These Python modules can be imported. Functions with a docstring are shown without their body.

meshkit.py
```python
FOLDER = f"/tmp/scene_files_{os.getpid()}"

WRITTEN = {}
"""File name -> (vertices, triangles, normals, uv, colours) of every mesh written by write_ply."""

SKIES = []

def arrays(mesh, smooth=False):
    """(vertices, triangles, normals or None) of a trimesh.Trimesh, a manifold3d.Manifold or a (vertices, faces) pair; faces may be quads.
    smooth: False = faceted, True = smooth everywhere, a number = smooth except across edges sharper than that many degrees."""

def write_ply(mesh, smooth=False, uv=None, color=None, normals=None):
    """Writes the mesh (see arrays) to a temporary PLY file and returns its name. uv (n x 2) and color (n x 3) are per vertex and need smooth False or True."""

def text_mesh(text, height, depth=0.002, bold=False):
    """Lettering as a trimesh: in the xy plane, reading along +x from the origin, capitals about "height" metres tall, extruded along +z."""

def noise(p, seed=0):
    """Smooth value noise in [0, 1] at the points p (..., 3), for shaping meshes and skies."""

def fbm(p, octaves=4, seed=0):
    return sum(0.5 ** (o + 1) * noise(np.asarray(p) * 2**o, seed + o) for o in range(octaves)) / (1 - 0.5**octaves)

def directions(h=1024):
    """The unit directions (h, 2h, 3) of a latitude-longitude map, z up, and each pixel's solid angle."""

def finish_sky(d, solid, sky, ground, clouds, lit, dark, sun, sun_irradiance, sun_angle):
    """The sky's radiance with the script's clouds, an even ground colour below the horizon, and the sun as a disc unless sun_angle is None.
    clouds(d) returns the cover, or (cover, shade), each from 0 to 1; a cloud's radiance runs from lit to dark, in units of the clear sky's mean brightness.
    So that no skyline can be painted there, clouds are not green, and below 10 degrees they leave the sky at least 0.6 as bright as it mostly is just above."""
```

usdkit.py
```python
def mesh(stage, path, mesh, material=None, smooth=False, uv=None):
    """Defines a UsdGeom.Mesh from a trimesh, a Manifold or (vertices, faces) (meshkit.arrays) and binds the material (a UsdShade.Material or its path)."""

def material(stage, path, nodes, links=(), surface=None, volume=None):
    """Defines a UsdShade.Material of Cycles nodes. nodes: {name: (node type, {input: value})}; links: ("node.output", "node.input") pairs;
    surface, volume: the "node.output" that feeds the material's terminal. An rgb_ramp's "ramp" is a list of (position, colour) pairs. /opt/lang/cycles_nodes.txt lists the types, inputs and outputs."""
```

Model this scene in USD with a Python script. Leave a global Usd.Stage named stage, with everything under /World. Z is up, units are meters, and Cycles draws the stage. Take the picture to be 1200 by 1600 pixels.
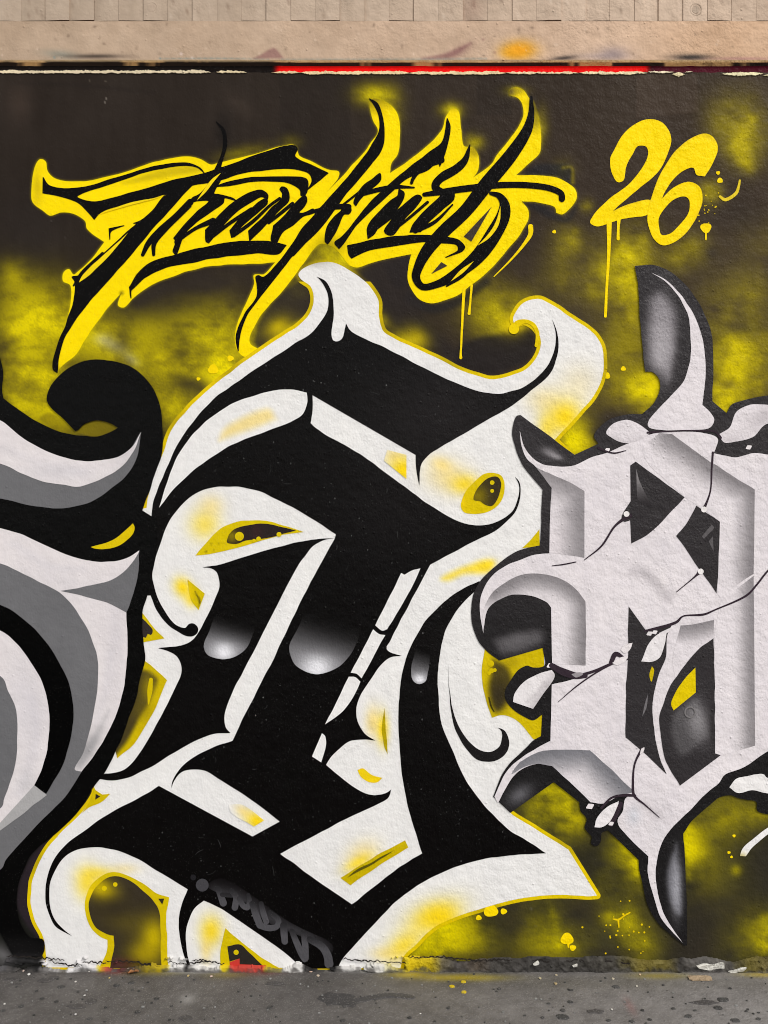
import math, random
import numpy as np, shapely, trimesh
from shapely.geometry import Polygon, LineString, MultiPoint, Point
from shapely.ops import unary_union
from scipy.spatial import Delaunay, cKDTree
import usdkit, meshkit
from pxr import Usd, UsdGeom, UsdLux, UsdShade, Gf, Sdf, Vt

# ------------------------------------------------------------------ camera, sky, sun, exposure
stage = Usd.Stage.CreateInMemory()
UsdGeom.Xform.Define(stage, '/World')
CAM_D, CAM_Z, U = 2.6, 1.43, 0.002            # metres to the wall, height, metres per mural unit
cam = UsdGeom.Camera.Define(stage, '/World/camera')
cam.CreateFocalLengthAttr(26.0)
cam.CreateHorizontalApertureAttr(2.4 / CAM_D * 26.0)
cam.CreateVerticalApertureAttr(3.2 / CAM_D * 26.0)
cam.CreateClippingRangeAttr(Gf.Vec2f(0.05, 500))
cam.CreateExposureAttr(EXPO := 0.51)
xf = UsdGeom.Xformable(cam)
xf.AddTranslateOp().Set(Gf.Vec3d(0, -CAM_D, CAM_Z))
xf.AddRotateXOp().Set(90.0)

SUN = np.array([0.62, -0.62, 0.80]); SUN /= np.linalg.norm(SUN)     # direction towards the sun
sun = UsdLux.DistantLight.Define(stage, '/World/sun')
sun.CreateIntensityAttr(0.4); sun.CreateAngleAttr(14.0)
sun.CreateColorAttr(Gf.Vec3f(1.0, 0.965, 0.92))
sun.GetPrim().CreateAttribute('inputs:normalize', Sdf.ValueTypeNames.Bool).Set(True)
q = Gf.Rotation(Gf.Vec3d(0, 0, 1), Gf.Vec3d(*map(float, SUN))).GetQuat()
UsdGeom.Xformable(sun).AddOrientOp(UsdGeom.XformOp.PrecisionDouble).Set(Gf.Quatd(q.GetReal(), q.GetImaginary()))
dome = UsdLux.DomeLight.Define(stage, '/World/sky')
dome.GetPrim().SetCustomDataByKey('kind', 'structure')
dm = usdkit.material(stage, '/World/Looks/sky', {
    'tc': ('texture_coordinate', {}), 'mp': ('mapping', {'scale': (1.2, 1.2, 3.0)}),
    'n': ('noise_texture', {'scale': 2.0, 'detail': 5.0, 'roughness': 0.55}),
    'r': ('rgb_ramp', {'ramp': [(0.25, (0.55, 0.55, 0.55)), (0.6, (0.95, 0.95, 0.95))]}),
    's': ('sky_texture', {'sky_type': 'single_scattering', 'sun_disc': False, 'sun_elevation': float(math.asin(SUN[2])),
                          'sun_rotation': float(math.atan2(SUN[0], SUN[1]))}),
    'm': ('mix', {'color2': (6.2, 6.0, 5.7)}),
    'b': ('background_shader', {'strength': 0.12})},
    [('tc.generated', 'mp.vector'), ('mp.vector', 'n.vector'), ('n.fac', 'r.fac'), ('r.color', 'm.fac'), ('s.color', 'm.color1'), ('m.color', 'b.color')],
    surface='b.background')
UsdShade.MaterialBindingAPI.Apply(dome.GetPrim()).Bind(dm)

# ------------------------------------------------------------------ helpers
T = Sdf.ValueTypeNames
used = {}
def numbered(path):
    n = used.get(path, 0); used[path] = n + 1
    return path if n == 0 else f'{path}_{n:03d}'
def tag(prim, label=None, category=None, group=None, kind=None):
    prim = prim.GetPrim() if hasattr(prim, 'GetPrim') else prim
    for k, v in (('label', label), ('category', category), ('group', group), ('kind', kind)):
        if v: prim.SetCustomDataByKey(k, v)
    return prim
def obj(name, mesh, mat, parent='/World', paint=None, smooth=False, label=None):
    path = numbered(f'{parent}/{name}')
    if paint is not None and smooth not in (True, False): smooth = False
    if paint is not None:                            # leave out points that no face uses
        vv_, ff_, _n = meshkit.arrays(mesh); use = np.unique(ff_); to = np.full(len(vv_), -1); to[use] = np.arange(len(use))
        mesh, paint = trimesh.Trimesh(vv_[use], to[ff_], process=False), np.asarray(paint)[use]
    m = usdkit.mesh(stage, path, mesh, mat, smooth=smooth)
    if paint is not None:
        UsdGeom.PrimvarsAPI(m).CreatePrimvar('paint', T.Color3fArray, 'vertex').Set(Vt.Vec3fArray.FromNumpy(np.asarray(paint, np.float32)))
    if label: tag(m, label)
    return path
def thing(name, label, category, loc=(0, 0, 0), group=None):
    path = numbered(f'/World/{name}')
    x = UsdGeom.Xform.Define(stage, path); x.AddTranslateOp().Set(Gf.Vec3d(*loc))
    tag(x, label, category, group)
    return path
def lin(c):
    c = np.clip(np.asarray(c, float) / 255.0, 0, 1)
    return np.where(c <= 0.04045, c / 12.92, ((c + 0.055) / 1.055) ** 2.4)
def at(px, py, y=0.0):
    """mural units (2 mm, origin over the camera axis) -> a point of the plane at depth y"""
    k = U * (CAM_D + y) / CAM_D
    return np.stack([(np.asarray(px, float) - 600) * k, np.full(np.shape(px), y), CAM_Z + (800 - np.asarray(py, float)) * k], -1)
def smooth01(t): t = np.clip(t, 0, 1); return t * t * (3 - 2 * t)

def spline(s, step=2.5):
    """'x,y x,y! ...' closed outline; ! marks a corner; other points are passed smoothly"""
    P, C = [], []
    for t in s.split():
        c = t.endswith('!'); x, y = t.rstrip('!').split(',')[:2]
        P.append((float(x), float(y))); C.append(c)
    P = np.array(P); n = len(P)
    ks = [i for i in range(n) if C[i]]
    runs = []
    if not ks: runs = [[P[(i) % n] for i in range(-1, n + 2)]]
    else:
        for a, b in zip(ks, ks[1:] + [ks[0] + n]):
            r = [P[i % n] for i in range(a, b + 1)]
            runs.append([2 * r[0] - r[1]] + r + [2 * r[-1] - r[-2]])
    out = []
    for r in runs:
        out.append(catmull(np.array(r), step)[:-1])
    return wobble(np.vstack(out))
def wobble(r):
    q = np.stack([r[:, 0] / 17, r[:, 1] / 17, r[:, 0] * 0], -1)            # a hand-held line is never quite true
    return r + np.stack([meshkit.noise(q, 3) - .5, meshkit.noise(q, 4) - .5], -1) * 1.5
def catmull(r, step=2.5):
    d = np.maximum(np.linalg.norm(np.diff(r[:, :2], axis=0), axis=1), 1e-6) ** 0.5
    out = []
    for i in range(1, len(r) - 2):
        t0, t1, t2, t3 = 0, d[i - 1], d[i - 1] + d[i], d[i - 1] + d[i] + d[i + 1]
        n = max(1, int(np.linalg.norm(r[i + 1][:2] - r[i][:2]) / step))
        if len(r) == 4: n = 1
        t = np.linspace(t1, t2, n + 1)[:-1, None]
        p0, p1, p2, p3 = r[i - 1], r[i], r[i + 1], r[i + 2]
        a1 = (t1 - t) / (t1 - t0) * p0 + (t - t0) / (t1 - t0) * p1
        a2 = (t2 - t) / (t2 - t1) * p1 + (t - t1) / (t2 - t1) * p2
        a3 = (t3 - t) / (t3 - t2) * p2 + (t - t2) / (t3 - t2) * p3
        b1 = (t2 - t) / (t2 - t0) * a1 + (t - t0) / (t2 - t0) * a2
        b2 = (t3 - t) / (t3 - t1) * a2 + (t - t1) / (t3 - t1) * a3
        out.append((t2 - t) / (t2 - t1) * b1 + (t - t1) / (t2 - t1) * b2)
    out.append(r[-2][None])
    return np.vstack(out)
def poly(s):
    p = Polygon(spline(s)) if isinstance(s, str) else s
    return p if p.is_valid else p.buffer(0)
def line(s, step=2.5):
    """open path 'x,y,w ...' -> rows (x, y, w)"""
    r = np.array([[float(v) for v in t.split(',')] for t in s.split()])
    r = np.vstack([2 * r[0] - r[1], r, 2 * r[-1] - r[-2]])
    r = catmull(r, step)
    if r.shape[1] == 3: r[:, 2] = np.maximum(r[:, 2], 0.6)
    return r
def stroke(s):
    r = line(s); out = []
    for a, b in zip(r[:-1], r[1:]):
        out.append(unary_union([Point(a[:2]).buffer(a[2] / 2, 5), Point(b[:2]).buffer(b[2] / 2, 5)]).convex_hull)
    return unary_union(out)
def segdist(xy, pts):
    """distance of points to a polyline"""
    return shapely.distance(shapely.points(xy), LineString(pts))

def fbm2(xy, scale, seed=0, octaves=4, ax=1.0, ay=1.0):
    p = np.stack([xy[:, 0] / scale * ax, xy[:, 1] / scale * ay, np.full(len(xy), 7.3 + seed)], -1)
    return meshkit.fbm(p, octaves, seed)

def spray(xy, col, ops):
    """lays sprayed paint over the colours col (sRGB 0..255) of the points xy of the wall"""
    for o in ops:
        k, rest = o[0], o[1:]
        if k == 'b':                                   # one puff: x, y, rx, ry, turn, strength, colour
            x, y, rx, ry, rot, a, c = rest
            m = (abs(xy[:, 0] - x) < 2.6 * max(rx, ry)) & (abs(xy[:, 1] - y) < 2.6 * max(rx, ry)); 
            if not m.any(): continue
            dx, dy = xy[m, 0] - x, xy[m, 1] - y; ca, sa = math.cos(rot), math.sin(rot)
            u, v = (dx * ca + dy * sa) / rx, (-dx * sa + dy * ca) / ry
            al = a * np.exp(-(u * u + v * v) * 0.9)
        elif k == 'l':                                 # a fade from one point to another
            x0, y0, x1, y1, a0, a1, c = rest
            m = slice(None); d = np.array([x1 - x0, y1 - y0])
            t = smooth01(((xy - [x0, y0]) @ d) / (d @ d)); al = a0 + (a1 - a0) * t
        elif k == 's':                                 # a sprayed stroke: path, width factor, softness, strength, colour
            r, soft, a, c = line(rest[0]), rest[1], rest[2], rest[3]
            mx = r[:, 2].max() / 2 + soft * 2
            m = (xy[:, 0] > r[:, 0].min() - mx) & (xy[:, 0] < r[:, 0].max() + mx) & (xy[:, 1] > r[:, 1].min() - mx) & (xy[:, 1] < r[:, 1].max() + mx)
            if not m.any(): continue
            dd, ii = cKDTree(r[:, :2]).query(xy[m])
            al = a * (1 - smooth01((dd - r[ii, 2] / 2 + soft * 0.5) / soft))
        elif k == 'p':                                 # a sprayed area with a soft edge: outline, softness, strength, colour
            p, soft, a, c = poly(rest[0]), rest[1], rest[2], rest[3]
            x0, y0, x1, y1 = p.bounds; mx = soft * 1.2
            m = (xy[:, 0] > x0 - mx) & (xy[:, 0] < x1 + mx) & (xy[:, 1] > y0 - mx) & (xy[:, 1] < y1 + mx)
            if not m.any(): continue
            q = xy[m]; pts = shapely.points(q); shapely.prepare(p)
            ins = shapely.contains_xy(p, q[:, 0], q[:, 1])
            d = shapely.distance(pts, p.boundary) * np.where(ins, -1, 1)
            al = a * (1 - smooth01((d + soft * 0.5) / soft))
        elif k == 'd':                                 # shading that is strongest along a line: path, reach, strength, colour
            r, reach, a, c = line(rest[0])[:, :2], rest[1], rest[2], rest[3]
            m = slice(None)
            al = a * smooth01(1 - segdist(xy, r) / reach * 1.12)
        al = np.asarray(al)[:, None]
        col[m] = col[m] * (1 - al) + np.asarray(c, float) * al
    return col

def sheet(p, h=None):
    """triangles of a flat area: (xy, faces). h: spacing of inner points, None = outline only"""
    V, F, n = [], [], 0
    for g in getattr(p, 'geoms', [p]):
        if g.area < 1.0: continue
        if h is None:
            v, f = trimesh.creation.triangulate_polygon(g, engine='earcut')
        else:
            b = min(2.2, h)
            rings = [np.array(shapely.segmentize(r, b).coords)[:-1] for r in [g.exterior, *g.interiors]]
            B = np.vstack(rings); x0, y0, x1, y1 = g.bounds
            gx, gy = np.meshgrid(np.arange(x0 + h / 2, x1, h), np.arange(y0 + h / 2, y1, h))
            gx = gx + (np.arange(gx.shape[0]) % 2)[:, None] * h / 2
            I = np.stack([gx.ravel(), gy.ravel()], -1); shapely.prepare(g)
            I = I[shapely.contains_xy(g, I[:, 0], I[:, 1])]
            if len(I): I = I[cKDTree(B).query(I)[0] > 0.6 * h]
            v = np.vstack([B, I]); v += np.random.default_rng(1).normal(0, 1e-4, v.shape)
            f = Delaunay(v).simplices
            c = v[f].mean(1); f = f[shapely.contains_xy(g, c[:, 0], c[:, 1])]
        e1, e2 = v[f[:, 1]] - v[f[:, 0]], v[f[:, 2]] - v[f[:, 0]]
        cr = e1[:, 0] * e2[:, 1] - e1[:, 1] * e2[:, 0]
        f = np.where((cr > 0)[:, None], f[:, [0, 2, 1]], f)     # y points down: faces look at the street
        V.append(v); F.append(f + n); n += len(v)
    return (np.vstack(V), np.vstack(F)) if V else (None, None)

LAYER = 0.0007
COATS = [0]
def coat(parent, name, shape, color, layer, ops=(), h=None, label=None, vary=3.0, mat=None):
    """a coat of paint on the wall: one mesh of its own"""
    p = poly(shape)
    if ops and h is None: h = 3.5
    v, f = sheet(p, h)
    if v is None: return None
    col = np.tile(np.asarray(color, float), (len(v), 1))
    if h is not None and vary: col += ((fbm2(v, 45, 3) - 0.5) * 2.2 * vary + (fbm2(v, 16, 5, 3, 2.2, .3) - 0.5) * 1.6 * vary)[:, None] * (1.0 if np.mean(color) < 120 else np.array([1.5, 1.45, 1.15]))
    col = spray(v, col, ops)
    COATS[0] += 1                                   # no two coats share a plane
    return obj(name, (at(v[:, 0], v[:, 1], -LAYER * layer - (COATS[0] % 23) * 1.1e-5), f), mat or M_PAINT, parent, paint=lin(col), label=label)

# ------------------------------------------------------------------ materials
def surface_material(name, scale_fine, bump_fine, bump_big, rough, speck=0.0, speck_at=0.70, tint=(1, 1, 1), streak=0.35, spec=0.5, dirt=0.0):
    nodes = {
        'g': ('geometry', {}), 'a': ('attribute', {'attribute': 'paint'}),
        'nf': ('noise_texture', {'scale': scale_fine, 'detail': 3.0, 'roughness': 0.55}),
        'nb': ('noise_texture', {'scale': scale_fine * 0.22, 'detail': 2.0, 'roughness': 0.5}),
        'ms': ('mapping', {'rotation': (0.0, 0.25, 0.0), 'scale': (1.0, 1.0, 0.38)}),
        'ns': ('noise_texture', {'scale': scale_fine * 1.3, 'detail': 2.0, 'roughness': 0.6}),
        'vo': ('voronoi_texture', {'scale': 34.0, 'randomness': 1.0}),
        'np': ('noise_texture', {'scale': 11.0, 'detail': 2.0, 'roughness': 0.5}), 'pm': ('map_range', {'from_min': 0.36, 'from_max': 0.64, 'to_min': 0.3, 'to_max': 1.35, 'clamp': True}), 'hf': ('math', {'math_type': 'multiply'}),
        'vd': ('map_range', {'from_min': 0.0, 'from_max': 0.17, 'to_min': 1.0, 'to_max': 0.0, 'clamp': True, 'range_type': 'smoothstep'}),
        'vs': ('separate_color', {}), 'vt': ('math', {'math_type': 'greater_than', 'value2': 0.62}),
        'vm': ('math', {'math_type': 'multiply'}),
        'h1': ('math', {'math_type': 'multiply_add', 'value2': bump_fine}),
        'h2': ('math', {'math_type': 'multiply_add', 'value2': bump_fine * streak}),
        'h3': ('math', {'math_type': 'multiply_add', 'value2': bump_big}),
        'h4': ('math', {'math_type': 'multiply', 'value2': bump_fine * 1.2}),
        'sx': ('separate_xyz', {}), 'rx': ('map_range', {'from_min': -0.9, 'from_max': 1.0, 'to_min': 0.62, 'to_max': 1.5, 'clamp': True}), 'hx': ('math', {'math_type': 'multiply'}),
        'bp': ('bump', {'strength': 1.0, 'distance': 1.0}),
        'nw': ('noise_texture', {'scale': 330.0, 'detail': 1.0, 'roughness': 0.5}),
        'wt': ('map_range', {'from_min': speck_at, 'from_max': speck_at + 0.06, 'to_min': 0.0, 'to_max': speck, 'clamp': True}),
        'wm': ('mix', {'color2': (0.42, 0.40, 0.38)}),  # pale specks: real grit, plus glints on the paint put into the colour
        'nv': ('noise_texture', {'scale': 9.0, 'detail': 4.0, 'roughness': 0.6}),
        'vv': ('map_range', {'from_min': 0.25, 'from_max': 0.75, 'to_min': 1.0 - 0.05 - dirt, 'to_max': 1.05, 'clamp': True}),
        'tc': ('combine_color', {}),
        'mm': ('mix', {'mix_type': 'multiply', 'fac': 1.0}),
        'p': ('principled_bsdf', {'roughness': rough, 'specular_ior_level': spec})}
    links = [('g.position', 'nf.vector'), ('g.position', 'nb.vector'), ('g.position', 'ms.vector'), ('ms.vector', 'ns.vector'), ('g.position', 'vo.vector'),
             ('vo.distance', 'vd.value'), ('vo.color', 'vs.color'), ('vs.r', 'vt.value1'), ('vt.value', 'vm.value1'), ('vd.result', 'vm.value2'),
             ('vm.value', 'h4.value1'), ('h4.value', 'h3.value3'), ('nb.fac', 'h3.value1'), ('h3.value', 'h2.value3'), ('ns.fac', 'h2.value1'), ('h2.value', 'h1.value3'), ('nf.fac', 'hf.value1'), ('g.position', 'np.vector'), ('np.fac', 'pm.value'), ('pm.result', 'hf.value2'), ('hf.value', 'h1.value1'),
             ('g.position', 'sx.vector'), ('sx.x', 'rx.value'), ('h1.value', 'hx.value1'), ('rx.result', 'hx.value2'), ('hx.value', 'bp.height'), ('bp.normal', 'p.normal'),
             ('g.position', 'nw.vector'), ('nw.fac', 'wt.value'), ('wt.result', 'wm.fac'), ('a.color', 'wm.color1'),
             ('g.position', 'nv.vector'), ('nv.fac', 'vv.value'), ('vv.result', 'tc.r'), ('vv.result', 'tc.g'), ('vv.result', 'tc.b'),
             ('wm.color', 'mm.color1'), ('tc.color', 'mm.color2'), ('mm.color', 'p.base_color')]
    return usdkit.material(stage, f'/World/Looks/{name}', nodes, links, surface='p.BSDF')

M_PAINT = surface_material('sprayed_paint', 150.0, 0.0010, 0.003, 0.42, speck=0.16, spec=0.05, streak=0.9)
M_BLACK = surface_material('black_gloss_paint', 150.0, 0.0014, 0.003, 0.34, speck=0.1, spec=0.1, streak=0.9)
M_BLACK_ROUGH = surface_material('rough_black_paint', 150.0, 0.0018, 0.003, 0.38, speck=0.1, spec=0.16, streak=0.9)  # black paint of the right letter, rougher; its grey cast is painted-in glare
M_CONC = surface_material('fair_faced_concrete', 130.0, 0.0014, 0.004, 0.8, spec=0.3, dirt=0.06)
M_FOOT = surface_material('crumbling_plaster', 120.0, 0.004, 0.006, 0.75, spec=0.3, dirt=0.1)
M_GROUND = surface_material('worn_asphalt', 150.0, 0.0018, 0.003, 0.75, speck=0.3, speck_at=0.62, spec=0.35, dirt=0.12)

YEL, WHT, PNK = (248, 220, 0), (230, 229, 228), (221, 215, 219)
BLK, BLKL, BLK_GLARE, GRY = (4, 3, 3), (1, 1, 1), (46, 43, 45), (107, 107, 110)  # the right letter gets a greyer black: glare from the right put into its colour
OLV = (150, 132, 12)

# ------------------------------------------------------------------ ground
def grid(xs, ys):
    X, Y = np.meshgrid(xs, ys); n, m = X.shape
    i = np.arange(n * m).reshape(n, m)
    f = np.stack([i[:-1, :-1], i[1:, :-1], i[1:, 1:], i[:-1, 1:]], -1).reshape(-1, 4)
    return np.stack([X.ravel(), Y.ravel()], -1), f
gx = np.unique(np.concatenate([np.linspace(-40, -1.6, 30), np.arange(-1.6, 1.6, 0.006), np.linspace(1.6, 40, 30)]))
gy = np.unique(np.concatenate([np.linspace(-60, -1.2, 30), np.arange(-1.2, -0.5, 0.03), np.arange(-0.5, 0.02, 0.005)]))
v, f = grid(gx, gy)
g_mm = np.stack([600 + v[:, 0] / U, v[:, 1] / U], -1)                       # mural units along the wall and away from it
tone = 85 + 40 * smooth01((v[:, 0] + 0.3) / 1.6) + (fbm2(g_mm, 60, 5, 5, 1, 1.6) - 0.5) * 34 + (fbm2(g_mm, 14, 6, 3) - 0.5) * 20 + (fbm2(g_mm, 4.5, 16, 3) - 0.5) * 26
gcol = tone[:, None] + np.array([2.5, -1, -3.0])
def gp(px, py):
    """point of the ground seen at mural position px, py"""
    k = CAM_Z / ((py - 800) * U); return np.array([(px - 600) * U * k, -CAM_D + CAM_D * k])
def gpuff(px, py, rx, ry, a, c):
    x, y = gp(px, py); return ('b', 600 + x / U, y / U, rx, ry, 0.0, a, c)
gops = [gpuff(720, 1527, 60, 9, .75, (190, 165, 20)), gpuff(640, 1522, 30, 8, .6, (205, 180, 20)), gpuff(1030, 1524, 40, 8, .6, (165, 145, 40)), gpuff(1190, 1522, 30, 7, .7, (190, 165, 60)),
        gpuff(240, 1518, 40, 9, .55, (150, 130, 30)), gpuff(355, 1522, 30, 10, .5, (150, 130, 50)), gpuff(300, 1516, 45, 8, .75, (200, 200, 198)), gpuff(560, 1516, 55, 5, .7, (190, 190, 188)),
        gpuff(180, 1517, 22, 8, .5, (150, 60, 60)), gpuff(410, 1518, 25, 9, .45, (150, 70, 60)), gpuff(110, 1514, 40, 5, .7, (190, 190, 192)), gpuff(293, 1560, 12, 14, .7, (150, 148, 146)),
        gpuff(985, 1572, 6, 20, .2, (170, 80, 78)), gpuff(1000, 1535, 200, 18, .3, (78, 74, 62)), gpuff(620, 1535, 160, 14, .3, (70, 66, 58))]
gcol = spray(g_mm, gcol, gops)
near = np.exp(-np.abs(v[:, 1]) / 0.03) * 16  # corner shade along the wall foot, taken off the ground colour below
gz = (fbm2(g_mm, 30, 9, 3) - 0.5) * 0.003
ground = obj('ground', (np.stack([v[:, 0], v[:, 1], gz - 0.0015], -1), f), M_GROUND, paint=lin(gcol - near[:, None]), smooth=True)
tag(stage.GetPrimAtPath(ground), kind='structure')

# ------------------------------------------------------------------ the wall
wall = thing('graffiti_wall', 'long wall covered in yellow, black and white graffiti lettering below the concrete beam', 'wall'); tag(stage.GetPrimAtPath(wall), kind='thing')
cloud = []
YC = (228, 210, 0)
for t in '''20,430,26,.5 48,488,62,.75 100,505,50,.65 28,545,50,.5 60,600,60,.75 28,640,40,.6 150,525,45,.65 195,565,55,.55 232,520,38,.45 290,508,42,.4 262,585,55,.5 300,625,40,.35 330,560,46,.7 352,580,40,.9 380,525,42,.7 345,500,45,.35 270,640,35,.6 95,650,40,.8 320,535,30,.5
440,512,28,.75 470,450,20,.5 640,530,24,.75 600,500,14,.6 790,505,36,.7 772,490,36,.6 745,470,46,.3 815,480,30,.5 890,380,28,.5 900,372,14,.5 880,435,40,.28 950,420,36,.6 985,400,44,.75 985,470,38,.65 1000,372,26,.4 992,530,44,.4 1060,402,22,.4 1082,390,30,.4 930,452,30,.35 935,462,14,.35 916,322,12,.5
1160,208,40,.6 1150,182,40,.45 1165,245,26,.4 1110,300,20,.6 1140,480,48,.5 1148,560,50,.85 1130,622,36,.95 1172,600,46,.6 1205,540,36,.3 1182,450,38,.3 958,602,46,.4 1000,612,34,.8 1012,602,24,.8 1018,620,18,.9 900,680,32,.95 893,696,34,.9 950,552,46,.25 1000,650,20,.6 1190,375,40,.18
868,1258,46,.9 850,1262,30,.8 880,1292,34,.5 905,1275,26,.6 985,1320,36,.75 1000,1355,34,.8 950,1395,36,.4 850,1440,46,.3 880,1462,46,.45 700,1450,50,.85 672,1485,40,.8 730,1480,60,.5 840,1480,60,.4 985,1440,26,.65 1000,1475,34,.6 1082,1330,24,.9 1074,1300,26,.8 1120,1272,40,.4 1150,1275,40,.35 1192,1268,26,.7 1100,1380,60,.22 1195,1460,36,.7 1165,1475,50,.4 950,1432,14,.6 1150,1360,9,.5 1100,1350,40,.2
880,262,16,.4 510,395,34,1 540,400,24,.9 465,500,14,.4'''.split():
    x, y, r, a = map(float, t.split(',')); a *= 1.12 if x < 400 and y > 400 else 1.0; cloud.append(('b', x, y, r * .92, r * .92, 0, a * .86, YC))
for x, y, rx, ry, a in ((300, 600, 26, 20, .6), (322, 605, 18, 14, .5), (240, 470, 60, 20, .4), (1150, 330, 40, 22, .4), (1180, 345, 30, 20, .3), (965, 655, 40, 14, .85), (940, 675, 22, 12, .8), (1160, 512, 30, 9, .35), (770, 560, 60, 24, .6), (620, 470, 50, 30, .4), (60, 370, 40, 30, .6), (200, 445, 50, 10, .5), (1090, 1440, 20, 60, .4), (800, 1440, 30, 40, .6), (905, 1425, 34, 26, .7), (935, 1290, 18, 18, .8), (770, 1495, 80, 10, .5), (1100, 1470, 40, 40, .5), (1130, 1420, 50, 30, .4), (960, 1490, 60, 8, .4)):
    cloud.append(('b', x, y, rx, ry, 0, a, (48, 42, 38)))
for p_ in ('20,520,26 60,500,30 105,505,26', '15,570,24 50,585,30 95,590,22', '250,560,20 300,575,24 345,600,18', '330,600,14 360,575,18 395,558,12', '975,395,22 985,440,26 990,500,22', '1010,640,12 1024,610,14 1015,585,12', '1150,540,26 1140,590,30 1132,630,18', '1165,190,26 1158,225,26 1168,262,14'):
    cloud.append(('s', p_, 26, .42, (236, 216, 0)))
for p_ in ('1072,1300,8 1074,1340,10 1076,1372,6', '975,1312,14 990,1335,16 998,1362,10', '690,1448,24 660,1482,18 640,1500,12', '850,1240,18 866,1236,20 890,1262,14', '872,1478,10 868,1440,12 862,1422,6', '1196,1440,16 1190,1480,20'):
    cloud.append(('s', p_, 20, .6, (226, 210, 0)))
cloud += [('b', 583, 148, 26, 16, 0, .8, YC), ('b', 612, 170, 16, 26, 0, .7, YC), ('b', 706, 172, 16, 12, 0, .8, YC), ('b', 740, 222, 14, 12, 0, .6, YC), ('b', 805, 142, 16, 8, 0, .6, YC), ('b', 845, 200, 10, 26, 0, .5, YC), ('b', 455, 222, 14, 10, 0, .5, YC), ('b', 380, 238, 40, 10, -.2, .35, YC)]
cloud += [('b', 178, 540, 22, 10, .4, .45, (190, 188, 180)), ('b', 205, 562, 14, 8, .6, .4, (185, 183, 175)), ('b', 160, 530, 14, 9, 0, .35, (200, 195, 180))]

SIG_Y = '''63,249 72,253 74,267 83,277 100,283 133,283 167,276 200,267 233,256 267,247 293,244 313,248 330,257 345,254 367,248 400,240 433,230 457,226 463,230 467,243 487,252 513,265 530,268 529,277 517,293 508,303! 533,277 577,227 590,205 583,188 577,165 582,155
 604,160 622,180 625,217 622,240 611,255 609,270! 653,240 690,203 697,182 706,170 716,173 720,200 725,228 738,230 747,242 747,266 740,277! 767,257 776,243 797,217 811,196 818,178 816,163 808,153 796,149! 797,141 806,136 818,141 826,152 833,158 838,172 843,187 845,225 842,240 820,261 806,274! 833,274 867,277 884,283 898,295 901,307 893,323 878,335 869,333! 868,325 850,318 815,314! 825,327 826,340 817,360 793,390 767,420 743,440 717,460 693,470 673,474 655,468 643,453 637,433 639,413 643,397!
 617,402 583,410 557,418 545,414! 525,390 513,383! 500,381 473,413 443,453 410,490 393,520 391,537 404,547 383,558 371,547 367,530 372,500 385,473 397,443 396,430 404,428 412,428 430,410! 383,413 367,413 317,418 267,433 233,448 207,467 193,481 185,478 190,458! 160,492 133,530 120,552 97,572 87,583! 89,553 100,520 107,493 110,447 98,440 100,424 108,420 115,429 123,423 147,400 163,378! 143,365 135,357 133,347 117,335 97,332 78,337 67,330 50,315 49,293 55,260'''
sig_poly = poly(SIG_Y)
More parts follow.
